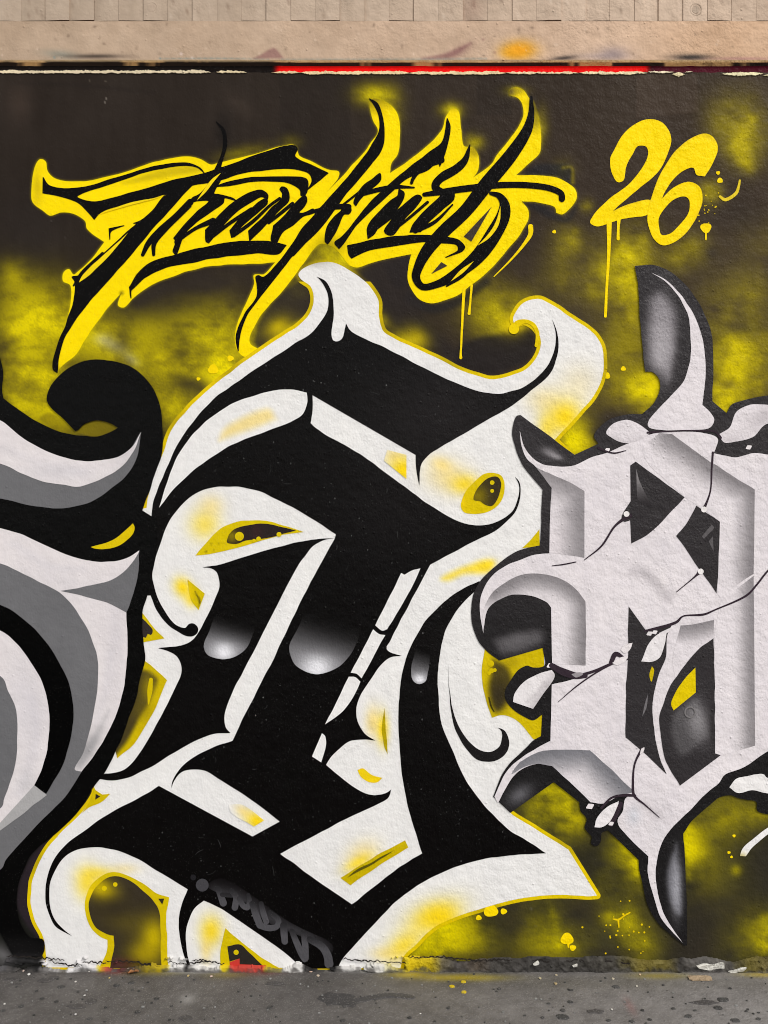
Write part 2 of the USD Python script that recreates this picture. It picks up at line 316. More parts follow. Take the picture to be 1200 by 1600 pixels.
WHITE = '''497,411 520,410 547,423 577,447 590,467 592,490 594,507! 600,519 660,549 733,583 767,592 787,590 813,581 830,570 841,553 845,533 840,517 830,507 818,503 805,508! 802,498 807,486 817,474 840,467 858,474 917,513 933,527 941,545 943,575 933,610 907,643 867,687!
 900,720! 900,1000! 880,1160! 790,1256! 798,1270 833,1293 888,1327! 933,1400! 850,1399 790,1409 750,1420 683,1446 650,1475 630,1495 626,1512! 72,1512! 72,1490 67,1463 53,1433 48,1400 53,1370 67,1337 93,1303 127,1270 147,1243 150,1235! 120,1180! 200,1000! 200,800! 229,793! 233,770 247,727 255,707 267,673 293,640 333,603 393,557 433,530 473,503 485,487 490,467 485,448 470,436 466,428 478,417'''
white_poly = poly(WHITE)

xs = np.unique(np.concatenate([np.arange(-620, -20, 12), np.arange(-20, 1221, 2.0), np.arange(1221, 1840, 12)]))
ys = np.arange(113, 1513.1, 2.0)
v, f = grid(xs, ys)
base = np.array([42, 35, 30.0]) + smooth01((v[:, :1] - 200) / 1100) * np.array([20, 17, 13.0]) + smooth01((v[:, 1:] - 900) / 400) * np.array([-14, -7, -5.0])  # lighter to the right: the brighter lighting there is put into the colour
base = base + ((fbm2(v, 90, 1, 5, 1.0, 0.6) - 0.5) * 18)[:, None] + ((fbm2(v, 22, 2, 3, 2.0, 0.35) - 0.5) * 8)[:, None]
mist = base.copy()
spray(v, mist, cloud)
k = np.clip(-.42 + 2.5 * (.7 * fbm2(v, 48, 4, 4, 1.0, .8) + .3 * fbm2(v, 15, 8, 3, .7, 1.3)), 0.16, 1.1)[:, None]       # the mist lies thicker here and thinner there
k = k + .14 * smooth01((420 - v[:, :1]) / 120) * smooth01((v[:, 1:] - 380) / 120)
k = np.clip(k, 0, 1.1) * (1 + np.random.default_rng(9).normal(0, .05, (len(v), 1)))
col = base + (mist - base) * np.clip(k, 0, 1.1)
halo = [('p', sig_poly.buffer(1.0), 5, .5, YC), ('b', 348, 205, 12, 24, .1, .45, (20, 18, 18)),
        ('p', '815,276! 840,258 895,262 893,290 870,276', 10, .75, (34, 34, 38)), ('p', '818,318! 850,322 868,336 885,340 900,322 890,345 860,342', 12, .7, (34, 34, 38)),
        ('s', '640,466,16 675,482,16 718,470,14 760,440,12', 12, .7, (34, 32, 34)), ('s', '880,262,3 893,262,3 895,285,5', 8, .5, (210, 185, 10)),
        ('p', white_poly.buffer(4), 8, .5, (215, 190, 8)),
        ('p', '205,470! 250,450 320,428 360,440 340,455 260,460 215,480', 20, .6, (44, 38, 36)),
        ('p', '600,415! 640,402 640,440 620,450', 12, .8, (34, 31, 32)),
        ('p', '398,535! 405,505 440,462 470,440 490,452 484,485 455,505 420,530 405,543', 8, .75, (50, 44, 38)), ('b', 435, 512, 20, 14, -.5, .8, (215, 190, 5)),
        ('p', '608,500! 590,462 560,430 640,404 660,490 720,560 660,545', 18, .7, (42, 37, 36)), ('b', 650, 530, 20, 16, .5, .7, (220, 195, 5)),
        ('p', '705,572! 720,540 800,520 832,520 830,555 800,576 765,586', 14, .85, (36, 32, 32)), ('b', 800, 508, 18, 14, 0, .8, (235, 208, 0)),
        ('p', '117,675! 133,661 153,656 173,661 185,668! 170,678 147,683', 3, .85, (124, 110, 16)), ('p', '60,655! 75,645 97,655 117,675! 90,676', 6, .5, (110, 96, 14)), ('p', '68,1480! 26,1412 52,1333 95,1300 60,1350 50,1400 60,1460', 8, .9, (44, 36, 42))]
halo += [('p', '437,116! 548,116! 548,300! 437,300!', 3, .28, (32, 28, 26)), ('p', '745,116! 800,116! 800,180! 745,180!', 3, .2, (34, 30, 28)), ('p', '994,116! 1090,116! 1090,175! 994,185!', 4, .22, (96, 80, 68)), ('s', '20,130,5 120,133,6 240,145,4', 8, .3, (30, 25, 23)), ('b', 30, 160, 20, 30, 0, .25, (92, 74, 64)), ('b', 375, 165, 26, 12, .7, .18, (96, 82, 72)),
         ('s', '140,126,1.5 165,127,1.5', 2, .7, (190, 180, 160)), ('s', '166,154,2 164,160,2', 2, .8, (200, 192, 180)), ('b', 5, 1490, 22, 14, .4, .8, (120, 118, 120)), ('b', 25, 1504, 50, 6, 0, .6, (90, 88, 90)), ('b', 40, 1480, 30, 10, 0, .9, (20, 19, 20))]
spray(v, col, halo)
# scuffs, runs and patches of the older coats
rng = np.random.default_rng(5)
for _ in range(60):
    x, y, L = rng.uniform(0, 1200), rng.uniform(130, 400), rng.uniform(8, 40); a = rng.uniform(-.6, .6) + (math.pi / 2 if rng.random() < .6 else 0)
    spray(v, col, [('s', f'{x},{y},1.2 {x + L * math.cos(a)},{y + L * math.sin(a)},0.8', 3, rng.uniform(.1, .35), (120, 108, 100))])
for x in (437, 545, 745, 994, 150):
    spray(v, col, [('s', f'{x},118,3 {x + 2},{rng.uniform(200, 330)},2', 4, .25, (26, 23, 22))])
spray(v, col, [('b', 35, 350, 60, 50, 0, .4, (40, 35, 33)), ('s', '80,345,2 102,372,2', 3, .5, (95, 88, 84)), ('s', '830,1420,3 837,1447,1', 4, .6, (120, 116, 110)), ('b', 1112, 396, 9, 9, 0, .5, (48, 42, 38))])
edge = np.random.default_rng(3).normal(0, 1, len(xs)); edge = np.convolve(edge, np.ones(5) / 5, 'same')
top = np.arange(len(v)) < len(xs)
vv = v.copy(); vv[top, 1] += edge[np.arange(top.sum())] * 0.9
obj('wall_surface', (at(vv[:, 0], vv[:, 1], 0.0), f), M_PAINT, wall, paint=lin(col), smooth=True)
def box_mesh(x0, x1, y0, y1, z0, z1):
    return trimesh.creation.box(bounds=[[x0, y0, z0], [x1, y1, z1]])
zt = lambda py, y: float(CAM_Z + (800 - py) * U * (CAM_D + y) / CAM_D)
core = box_mesh(-2.45, 2.45, 0.008, 0.30, -0.2, zt(92, 0.008))
obj('wall_body', core, M_CONC, wall, paint=np.tile(lin((120, 108, 98)), (len(core.vertices), 1)))
# the groove below the beam, painted red and black
xs2 = np.arange(-620, 1840, 2.0)
v, f = grid(xs2, np.arange(100, 117, 1.0))
n1 = fbm2(v, 26, 11, 4, 1, 3)
red = (smooth01((v[:, 0] - 424) / 14) * (1 - smooth01((v[:, 0] - 1006) / 14)))[:, None]
mar = smooth01((v[:, 0] - 1000) / 30)[:, None]
col = np.tile([20, 14, 12.0], (len(v), 1)) * (1 - mar) + np.array([74, 8, 28.0]) * mar
col = col * (1 - red) + np.array([236, 10, 8.0]) * red + ((n1 - .5) * 22)[:, None]
obj('groove', (at(v[:, 0], v[:, 1], 0.005), f), M_PAINT, wall, paint=lin(col))
# broken cream edge of the render along its top
rng = np.random.default_rng(12)
def ragged(x0, x1, ytop, ybot, amp, rough=1.0, step=2.0):
    x = np.arange(x0, x1 + .1, step); t = np.linspace(0, 1, len(x)); taper = np.clip(np.minimum(t, 1 - t) * (x1 - x0) / 12, 0, 1)
    lo = ybot + np.convolve(rng.normal(0, amp, len(x) + 4), [.2, .2, .2, .2, .2], 'valid') + rng.normal(0, .35 * rough, len(x))
    hi = ytop + np.convolve(rng.normal(0, amp, len(x) + 4), [.2, .2, .2, .2, .2], 'valid') + rng.normal(0, .5 * rough, len(x))
    hi = np.minimum(hi, lo - .4)
    m = (hi + lo) / 2
    return Polygon(np.vstack([np.stack([x, m + (hi - m) * taper], -1), np.stack([x, m + (lo - m) * taper], -1)[::-1]])).buffer(0)
def slab(p, y_front, thick):
    out = []
    for g in getattr(p, 'geoms', [p]):
        if g.area < 2: continue
        m = trimesh.creation.extrude_polygon(g, 1.0, engine='earcut')
        P = at(m.vertices[:, 0], m.vertices[:, 1], 0.0); P[:, 1] = y_front + (1 - m.vertices[:, 2]) * thick
        mm = trimesh.Trimesh(P, m.faces, process=False); mm.fix_normals(); out.append(mm)
    return trimesh.util.concatenate(out)
for x0, x1, a, b, c in ((-620, -10, 111, 115, (222, 205, 165)), (-6, 330, 110.8, 114.8, (226, 210, 178)), (338, 386, 111.5, 115, (226, 208, 170)), (424, 470, 112.5, 115, (230, 205, 160)), (470, 640, 112.2, 116.2, (236, 212, 165)), (640, 790, 112.4, 116.8, (238, 216, 170)), (790, 905, 113, 116, (236, 214, 172)), (905, 1012, 112.6, 116.2, (238, 222, 180)), (1012, 1052, 111.5, 114.5, (236, 222, 190)), (1050, 1070, 113, 120.5, (236, 222, 176)), (1070, 1082, 112, 114.5, (236, 222, 190)), (1128, 1192, 114, 118, (240, 232, 188)), (1192, 1840, 116, 120, (240, 232, 188))):
    m = slab(ragged(x0, x1, a, b, .9), -0.003, 0.006)
    obj('plaster_edge', m, M_FOOT, wall, paint=np.tile(lin(c), (len(m.vertices), 1)))

# ------------------------------------------------------------------ concrete beam over the wall
beam = thing('concrete_beam', 'tan concrete beam with board-marked face running along above the painted wall', 'beam'); tag(stage.GetPrimAtPath(beam), kind='thing')
YB = -0.009
v, f = grid(xs2, np.concatenate([np.arange(33.0, 93, 2.0), [93.5]]))
warm = smooth01((v[:, :1] - 0) / 1100)
col = np.array([180, 156, 133.0]) + warm * np.array([24, 18, 16.0]) + ((fbm2(v, 70, 21, 5) - .5) * 34)[:, None] + ((fbm2(v, 16, 22, 4) - .5) * 20)[:, None]
col += np.array([3, -2, -8.0]) * smooth01((v[:, :1] - 900) / 250)
PUR, TEAL = (128, 84, 84), (98, 128, 132)
spray(v, col, [('b', 813, 78, 22, 13, 0, 1, (236, 158, 12)), ('b', 800, 82, 16, 9, 0, .8, (240, 165, 10)), ('b', 958, 83, 22, 10, 0, .55, (128, 116, 126)), ('b', 940, 88, 40, 5, 0, .4, (135, 122, 130)),
               ('b', 880, 91, 18, 3, -.1, .9, (50, 42, 40)), ('b', 1080, 89.5, 28, 4.5, 0, .95, (42, 36, 34)), ('b', 1160, 92, 45, 2.5, 0, .6, (150, 100, 105)),
               ('s', '660,92,3 700,86,8 735,68,3', 7, .6, PUR), ('b', 715, 82, 20, 7, -.5, .5, PUR), ('s', '755,62,3 773,82,3', 5, .5, PUR), ('p', '395,92! 420,78 428,75 443,91!', 5, .6, PUR),
               ('b', 95, 85, 26, 6, .1, .5, (110, 122, 116)), ('b', 150, 88, 40, 3, 0, .8, (52, 42, 36)), ('s', '85,90,3 250,91,2.5', 3, .75, TEAL), ('s', '0,92,2 120,92,2', 3, .5, (130, 130, 135)),
               ('s', '250,92,2 330,91,2.5 420,93,2', 3, .5, TEAL), ('s', '440,93,2 620,93,2.5 760,92,2', 4, .6, TEAL), ('s', '283,84,5 300,90,3', 3, .7, (220, 200, 190)), ('s', '275,78,2 277,86,2', 2, .6, (225, 210, 195)),
               ('s', '600,36,1.5 612,48,2 626,56,1', 3, .4, (140, 118, 100)), ('s', '658,38,2 661,60,1', 3, .35, (140, 118, 100))])
for _ in range(110):
    x, y, r = rng.uniform(-20, 1220), rng.uniform(36, 91), rng.uniform(.5, 1.8) ** 1.2
    spray(v, col, [('b', x, y, r * rng.uniform(1, 1.8), r, rng.uniform(0, 3), rng.uniform(.2, .7), (112, 92, 76) if rng.random() < .55 else (224, 200, 178))])
fr = at(v[:, 0], v[:, 1], YB); fr[:, 1] += (fbm2(v, 40, 25, 3) - .5) * .003
obj('smooth_band', (fr, f), M_CONC, beam, paint=lin(col), smooth=True)
# chamfer and underside
x = xs2; n = len(x)
zb, zc = zt(93.5, YB), zt(97.6, YB + .004)
jit = (meshkit.fbm(np.stack([x / 30, x * 0, x * 0], -1), 4, 31) - .5) * .0045
rows = [np.stack([(x - 600) * U * .9945, np.full(n, YB), np.full(n, zb)], -1), np.stack([(x - 600) * U * .9955, np.full(n, YB + .004), zc + jit * .5], -1), np.stack([(x - 600) * U * .9955, np.full(n, YB + .0045), zc + jit * .5], -1), np.stack([(x - 600) * U, np.full(n, .0055), zt(103.6, .0055) + jit * .5], -1)]
P = np.vstack(rows); i = np.arange(n - 1)
F = np.vstack([np.stack([i + r * n, i + 1 + r * n, i + 1 + (r + 1) * n, i + (r + 1) * n], -1) for r in range(3)])
br = meshkit.fbm(np.stack([x / 55, x * 0 + 3, x * 0], -1), 5, 33)
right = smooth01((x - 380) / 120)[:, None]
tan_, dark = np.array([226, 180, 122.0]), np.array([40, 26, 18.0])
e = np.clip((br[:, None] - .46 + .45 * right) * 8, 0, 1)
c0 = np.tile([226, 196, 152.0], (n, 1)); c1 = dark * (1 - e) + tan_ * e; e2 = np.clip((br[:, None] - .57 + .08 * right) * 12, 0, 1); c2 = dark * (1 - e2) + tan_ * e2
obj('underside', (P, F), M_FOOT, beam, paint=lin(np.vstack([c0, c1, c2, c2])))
# formwork boards printed in the upper face, each its own panel
bx = -620.0; bi = 0
seams = {122, 160, 275, 390, 428, 468, 745, 935, 975}
while bx < 1830:
    w = 38.3 + rng.uniform(-.6, .6); y = YB + .004 + rng.uniform(-.0016, .0016)
    g = rng.choice([.06, .1, .16, .28])
    lowest = 32.2 + rng.normal(0, .5)
    v, f = grid(np.linspace(bx + g, bx + w - g, 10), np.linspace(-160, lowest, 26))
    c = np.array([176, 157, 138.0]) + smooth01((bx) / 1100) * np.array([24, 20, 18.0]) + rng.normal(0, 4) + ((fbm2(v, 30, 40 + bi, 4, 2.2, .4) - .5) * 22)[:, None]
    for _ in range(7):
        spray(v, c, [('b', rng.uniform(bx, bx + w), rng.uniform(-60, 31), 1.6, 2.6, 0, rng.uniform(.2, .7), (120, 98, 82) if rng.random() < .6 else (222, 204, 186))])
    if 715 < bx < 760: spray(v, c, [('b', 740, 5, 4, 4, 0, .9, (96, 66, 52)), ('b', 708, 15, 4, 5, 0, .9, (92, 62, 50)), ('b', 735, 15, 20, 20, 0, .35, (150, 118, 104))])
    fr = at(v[:, 0], v[:, 1], y); bow = np.linspace(-1, 1, 10) ** 2 * .0013 + np.linspace(-1, 1, 10) * .0016 * rng.choice([-1, 1]); fr[:, 1] += np.tile(bow, 26) + (fbm2(v, 20, 60 + bi, 3) - .5) * .0015
    # returned edges, so each board print has depth
    m = len(v); b2 = fr.copy(); b2[:, 1] = YB + .02
    idx = np.arange(m).reshape(26, 10); ring = np.concatenate([idx[:, 0], idx[-1, 1:], idx[::-1, -1][1:]])
    rf = np.stack([ring[:-1], ring[1:], ring[1:] + m, ring[:-1] + m], -1)
    ff = np.vstack([f, rf])
    obj('board_panel', (np.vstack([fr, b2]), ff), M_CONC, beam, paint=lin(np.vstack([c, c * .8])))
    bx += w; bi += 1
for tx, ty in ((237, 13), (1087, 15)):
    t1 = trimesh.creation.torus(9 * U, 1.1 * U, 28, 6); t1.apply_transform(trimesh.transformations.rotation_matrix(math.pi / 2, [1, 0, 0])); t1.apply_translation(at(tx, ty, YB + .0042))
    t2 = trimesh.creation.cylinder(6.0 * U, .003, sections=24); t2.apply_transform(trimesh.transformations.rotation_matrix(math.pi / 2, [1, 0, 0])); t2.apply_translation(at(tx, ty, YB + .0035))
    m = trimesh.util.concatenate([t1, t2]); obj('tie_plug', m, M_CONC, beam, paint=np.tile(lin((182, 162, 143)), (len(m.vertices), 1)))
m = box_mesh(-2.5, 2.5, YB + .0085, .3, zt(92, .006) + .002, zt(-165, .006))
obj('beam_core', m, M_CONC, beam, paint=np.tile(lin((150, 130, 112)), (len(m.vertices), 1)))

# ------------------------------------------------------------------ yellow signature
sig = coat(wall, 'script_signature', sig_poly, YEL, 1, [('p', sig_poly.buffer(-5), 9, .5, (255, 222, 0)),
        ('b', 577, 160, 14, 18, 0, .55, (120, 104, 20)), ('b', 600, 160, 20, 10, 0, .5, (150, 130, 10)), ('b', 797, 143, 9, 9, 0, .9, (80, 68, 40)), ('b', 812, 140, 10, 7, 0, .5, (130, 116, 40)), ('b', 838, 165, 9, 18, 0, .9, (78, 68, 42)), ('b', 838, 190, 7, 14, 0, .6, (120, 108, 20)), ('b', 585, 150, 16, 8, 0, .7, (100, 86, 30)), ('b', 706, 168, 12, 6, 0, .5, (150, 132, 20)), ('b', 58, 290, 6, 26, 0, .5, (196, 172, 16)), ('b', 740, 236, 10, 10, 0, .5, (140, 122, 20)), ('b', 88, 580, 10, 8, 0, .5, (120, 104, 10)), ('b', 742, 232, 8, 12, 0, .5, (150, 130, 10)),
        ('p', '260,262! 300,258 316,266 290,272 230,282 190,287', 10, .5, (170, 150, 20)), ('b', 515, 385, 22, 14, 0, .45, (90, 78, 10)), ('b', 60, 300, 8, 20, 0, .3, (190, 165, 10)), ('s', '515,310,2 580,236,2', 4, .6, (130, 125, 50)),
        ('s', '190,458,4 215,432,3', 8, .8, (60, 52, 10)), ('p', '695,412! 720,370 752,340 745,375', 6, .3, (200, 170, 0))], h=3.0,
        label='long yellow-edged black script signature across the upper wall')
SB = (9, 8, 8)
STROKES = ['''67,277! 77,290 97,295 133,292 173,280 217,267 267,255 297,255 313,262 319,269! 309,261 293,258 267,260 217,272 173,287 127,302 120,307 147,315 200,303 267,283 320,270 367,255 400,242 423,235 447,228 460,228 464,233 460,243 466,249 487,258 513,271! 497,284 482,296! 488,283 484,272 470,266 450,263 417,265 367,273 345,281 300,290 290,294 260,303 200,318 157,332 147,343! 127,320 107,310 67,301!''',
 '''290,290! 267,297 253,310 223,343 171,357! 172,373! 174,361 213,349 200,361 160,398 123,431 113,433 118,441 115,473 103,507 90,540 83,577 89,582! 93,553 103,523 120,497 140,470 167,440 200,403 233,363 260,333 300,290!''',
 '''202,448! 213,430 233,412 267,400 317,387 357,379 407,377 430,379 447,383! 435,396 400,395 373,398 332,403 290,412 267,415 233,430 207,447 205,465! 203,452''',
 '''338,190! 350,203 354,225 349,247 345,262 347,270 345,282 334,303 340,304 353,306 363,309 370,314! 362,311 350,309 349,316 335,327 320,337 303,350 290,364 275,398! 270,393 275,377 272,372! 287,353 307,332 326,314 307,314 298,317 301,309 312,303 325,288 333,270 345,245 349,225 347,205''',
 '''321,360! 333,348 357,322 378,307 397,299 410,298 419,305 418,312! 410,308 397,313 377,325 357,343 340,363 326,379! 322,377''',
 '''359,360! 370,347 390,328 403,317 417,311 418,318 407,328 390,343 373,358 370,366 362,371!''',
 '''388,361! 407,343 423,327 440,310 441,301 437,296 440,292 447,294 451,302 451,314 440,325 423,342 407,360 390,376!''',
 '''427,353! 443,338 457,323 470,310 478,306 480,313 475,323 467,332 473,333 490,327 490,332 473,338 457,352 442,361 433,379! 425,377''',
 '''337,292! 357,284 390,278 432,276 470,277 480,281 482,289 478,304 471,306 470,298 464,292 452,286 432,283 390,284 357,290''',
 '''577,155! 590,162 597,180 600,207 597,230 580,257 557,283 533,313 500,357 457,400 423,443 397,476 380,505 374,530 373,548! 369,530 373,510 383,490 402,462 402,445 400,432 405,430 411,433 443,400 473,357 507,318 543,277 567,247 587,217 593,200 592,180 585,165''',
 '''588,275! 594,271 595,280 584,292 571,303 562,312 556,322! 553,318 557,305 567,290 581,281''',
 '''699,186! 703,197 698,227 692,248 687,260! 684,252 668,266 632,281 610,301 580,329 554,355 541,375 530,389! 523,379 534,370 545,358 573,323 599,296 613,283 640,262 668,240 690,222''',
 '''523,323! 535,321 546,322 549,329 545,335 538,335 528,353 523,364 512,381! 508,377 512,353 521,340 534,327''',
 '''623,295! 632,301 629,314 610,340 593,353 584,366 575,373! 574,355 584,340 610,314 622,305''',
 '''653,305 659,309 651,322 632,342 614,367 605,366 601,361 614,342 636,316''',
 '''692,301! 707,297 709,310 692,327 666,351 657,362! 641,363! 647,349 671,323 686,309''',
 '''543,384! 573,377 610,370 664,368 697,370 718,376 726,386 723,392 697,402! 716,391 714,383 686,379 664,378 621,383 577,391 549,403! 545,398''',
 '''734,226! 733,245 724,262 705,276 690,285 686,291 700,299! 680,300 675,292 677,283 690,270 712,258 726,244''']
HAIRS = ['275,378,5 307,356,5 333,345,9', '332,370,4 360,348,5 393,327,6', '365,368,5 395,346,5 423,320,4 437,310,4', '420,348,4 440,332,5 457,318,5', '240,398,4 241,380,7 258,358,8 280,336,8 297,322,4', '223,398,5 232,380,8 250,360,9 275,338,9 297,316,10',
 '465,337,4 500,328,6 525,323,8 545,323,8', '567,303,6 593,296,7 619,292,6 647,293,2', '536,320,3 560,301,3 584,282,4', '500,352,3 480,374,4 458,398,4', '588,357,4 610,340,5 632,322,5', '619,357,3 640,340,4 668,316,4', '649,361,7 679,347,5 707,320,2',
 '690,250,9 670,258,7 652,270,6 645,280,5 643,286,4', '663,304,6 690,300,9 733,294,10 787,289,9 833,290,9 862,295,9 877,303,9 878,311,9',
 '830,152,4 830,178,9 824,202,15 800,240,20 760,288,22 727,330,20 693,362,20 667,392,18 654,417,14 650,434,12 660,448,10 683,444,11 710,430,16 747,400,22 772,365,24 787,335,20 788,318,14 780,306,9 767,302,5',
 '740,412,6 722,432,4 698,447,2', '115,446,2 127,428,5 160,396,4', '205,452,3 235,424,4 268,408,3']
def trim_wisp(p): return p
for s in STROKES: coat(sig, 'script_stroke', poly(s).buffer(.8), SB, 2)
for s in HAIRS: coat(sig, 'script_stroke', stroke(s).buffer(.35), SB, 2.6)
for s in ('124,442! 130,428 160,400 200,364! 168,402 132,436', '345,270! 336,282 322,299 308,313! 318,297 331,280', '152,336! 200,322 260,305! 200,318', '782,322! 781,345 766,370 746,384! 764,364 776,343', '741,408! 724,426 704,440! 720,422'): coat(sig, 'highlight', s, (244, 214, 20), 3.2)
for s in ('768,322! 737,377! 725,369!', '690,409! 699,415! 674,428!'): coat(sig, 'dark_gap', s, (62, 54, 46), 2.2)
for s in ('725,452,5 722,510,3.5 720,554,3.5 720,559,4.5', '737,446,4 735,470,3 733,490,4.5', '829,354,8 829,365,7 820,380,5 800,404,3 772,432,1.5'): coat(wall, 'paint_run', stroke(s), (246, 214, 4), 2.2)
d2 = coat(wall, 'numeral', '953,250 960,233 973,210 993,193 1013,186 1033,190 1046,205 1048,224 1040,247 1027,270 1000,293 967,322 958,330! 987,318 1017,313 1022,325 1013,335 983,340 957,347 933,354 922,347 927,337 950,313 983,287 1003,263 1012,243 1010,229 997,228 987,243 978,263 974,282 965,284 957,273',
      (252, 219, 4), 1.2, [('s', '960,330,2 985,318,2 1015,312,2', 4, .5, (190, 165, 70)), ('s', '958,235,2 975,205,2 1000,188,2 1030,187,2', 6, .35, (225, 195, 40))], h=3, label='soft yellow sprayed figure 2')
d6 = coat(wall, 'numeral', poly('1012,347 1014,325 1018,307 1031,273 1050,243 1073,220 1097,209 1113,213 1122,230 1115,253 1101,275! 1088,273 1083,262 1067,267 1050,283 1038,303 1035,311! 1053,293 1077,284 1093,292 1098,310 1090,337 1073,363 1050,380 1033,382 1020,370').difference(poly('1030,357! 1029,345 1034,332 1053,312 1070,307 1077,313 1077,330 1063,350 1047,365 1033,366')),
      (252, 219, 4), 1.9, [('s', '1015,320,2 1031,273,2 1050,243,3 1090,210,5 1118,220,5', 6, .45, (205, 175, 60)), ('s', '1098,310,2 1088,340,3 1060,375,3', 5, .4, (205, 175, 60))], h=3, label='soft yellow sprayed figure 6')
for s in ('952,346,8 951,400,5 948,450,4 946,494,4.5', '967,340,6 966,360,4 966,373,5', '1103,364,3 1103,374,2.5'): coat(wall, 'paint_run', stroke(s), (252, 219, 4), 1.6)
coat(wall, 'paint_run', stroke('1125,307,4 1133,312,5 1150,302,5 1154,292,4 1156,282,3'), (225, 198, 40), 1.6)
for x, y, r in ((1103, 356, 8.5), (1122, 270, 3.2), (1125, 282, 4.5), (948, 587, 5.5), (974, 576, 4), (886, 1467, 10), (895, 1481, 5), (1147, 1306, 2.5), (1139, 1332, 2.5), (1143, 1339, 2.2), (748, 1434, 4.5), (787, 1424, 5), (767, 1423, 11), (866, 362, 3), (333, 577, 8), (310, 592, 3), (360, 560, 5)):
    ang = np.linspace(0, 2 * math.pi, 18, endpoint=False); rr = r * (1 + .1 * np.sin(ang * 3 + x))
    coat(wall, 'paint_dot', Polygon(np.stack([x + rr * np.cos(ang), y + rr * np.sin(ang) * .9], -1)), (248, 216, 6), 1.4)
coat(wall, 'paint_run', stroke('888,1472,5 888,1480,2'), (248, 216, 6), 1.5)
coat(wall, 'paint_run', stroke('958,1436,2 966,1437,3 975,1431,2.5 984,1426,2'), (226, 194, 10), 1.4); coat(wall, 'paint_run', stroke('966,1437,3 967,1449,2'), (226, 194, 10), 1.5)
for _ in range(30):
    x, y = rng.normal(972, 20), rng.normal(1455, 26)
    if y > 1490 or x > 1040: continue
    coat(wall, 'paint_fleck', Point(x, y).buffer(rng.uniform(.8, 1.8), 3), (232, 200, 12), 1.3)
for _ in range(24):
    coat(wall, 'paint_fleck', Point(rng.normal(1103, 10), rng.normal(325, 16)).buffer(rng.uniform(.6, 1.3), 3), (232, 200, 20), 1.3)

# ------------------------------------------------------------------ white and black letter in the middle
GL, GL2 = (250, 214, 20), (246, 205, 70)
letter = coat(wall, 'blackletter', white_poly, WHT, 2, [
    ('b', 883, 652, 26, 26, 0, .95, GL), ('b', 855, 670, 14, 22, 0, .6, GL), ('b', 850, 625, 26, 20, 0, .3, GL2), ('b', 905, 600, 30, 30, 0, .2, GL2),
    ('b', 700, 745, 34, 24, .3, .42, GL2), ('b', 727, 757, 20, 14, 0, .8, GL), ('b', 690, 725, 16, 10, .4, .4, GL2),
    ('b', 320, 820, 22, 22, 0, .6, GL), ('b', 330, 790, 18, 16, 0, .35, GL2),
    ('b', 286, 918, 12, 15, -.6, .95, GL), ('b', 300, 935, 10, 12, 0, .8, GL),
    ('p', '690,905 725,885 770,877 765,893 720,898 700,907', 14, .75, GL), ('b', 760, 882, 14, 8, -.2, .6, GL),
    ('b', 583, 1128, 11, 22, 0, .55, GL2), ('b', 598, 1140, 8, 22, 0, .95, GL),
    ('b', 565, 1335, 26, 18, -.6, .4, GL2), ('b', 560, 1348, 22, 9, -.5, .75, GL),
    ('b', 137, 1380, 18, 24, 0, .75, GL), ('b', 155, 1365, 24, 10, 0, .6, GL), ('b', 195, 1358, 20, 8, 0, .3, GL2), ('b', 330, 1455, 16, 22, 0, .85, GL), ('b', 322, 1485, 8, 20, 0, .4, GL2),
    ('b', 678, 1432, 40, 22, -.4, .8, GL), ('b', 690, 1435, 24, 18, 0, .9, GL), ('b', 632, 1478, 30, 18, -.6, .75, GL), ('b', 600, 1490, 20, 10, 0, .35, GL2),
    ('s', '740,1382,2 800,1370,2 860,1368,2', 5, .2, (180, 178, 178)), ('s', '530,1185,2 575,1160,2 610,1162,2', 4, .2, (170, 168, 166)), ('b', 520, 1320, 20, 14, 0, .12, (200, 200, 200)),
    ('b', 490, 408, 30, 8, 0, .4, (120, 110, 90)), ('b', 260, 1400, 40, 60, 0, .04, (200, 200, 210)), ('s', '700,605,1.5 700,700,1.5', 3, .0, WHT)],
    h=4.0, label='large black blackletter initial with white borders and yellow glows, in the middle')
rim = white_poly.buffer(5.5).difference(white_poly.buffer(-1.0)).buffer(0)
coat(letter, 'yellow_rim', rim.intersection(shapely.box(0, 440, 1000, 1515)), (222, 194, 6), 1.5, [('b', x, y, 22, 22, 0, .55, OLV) for x, y in ((945, 570), (700, 572), (600, 510), (590, 460), (270, 660), (360, 578), (60, 1350), (880, 1322), (760, 1418), (500, 480))], h=3.5)

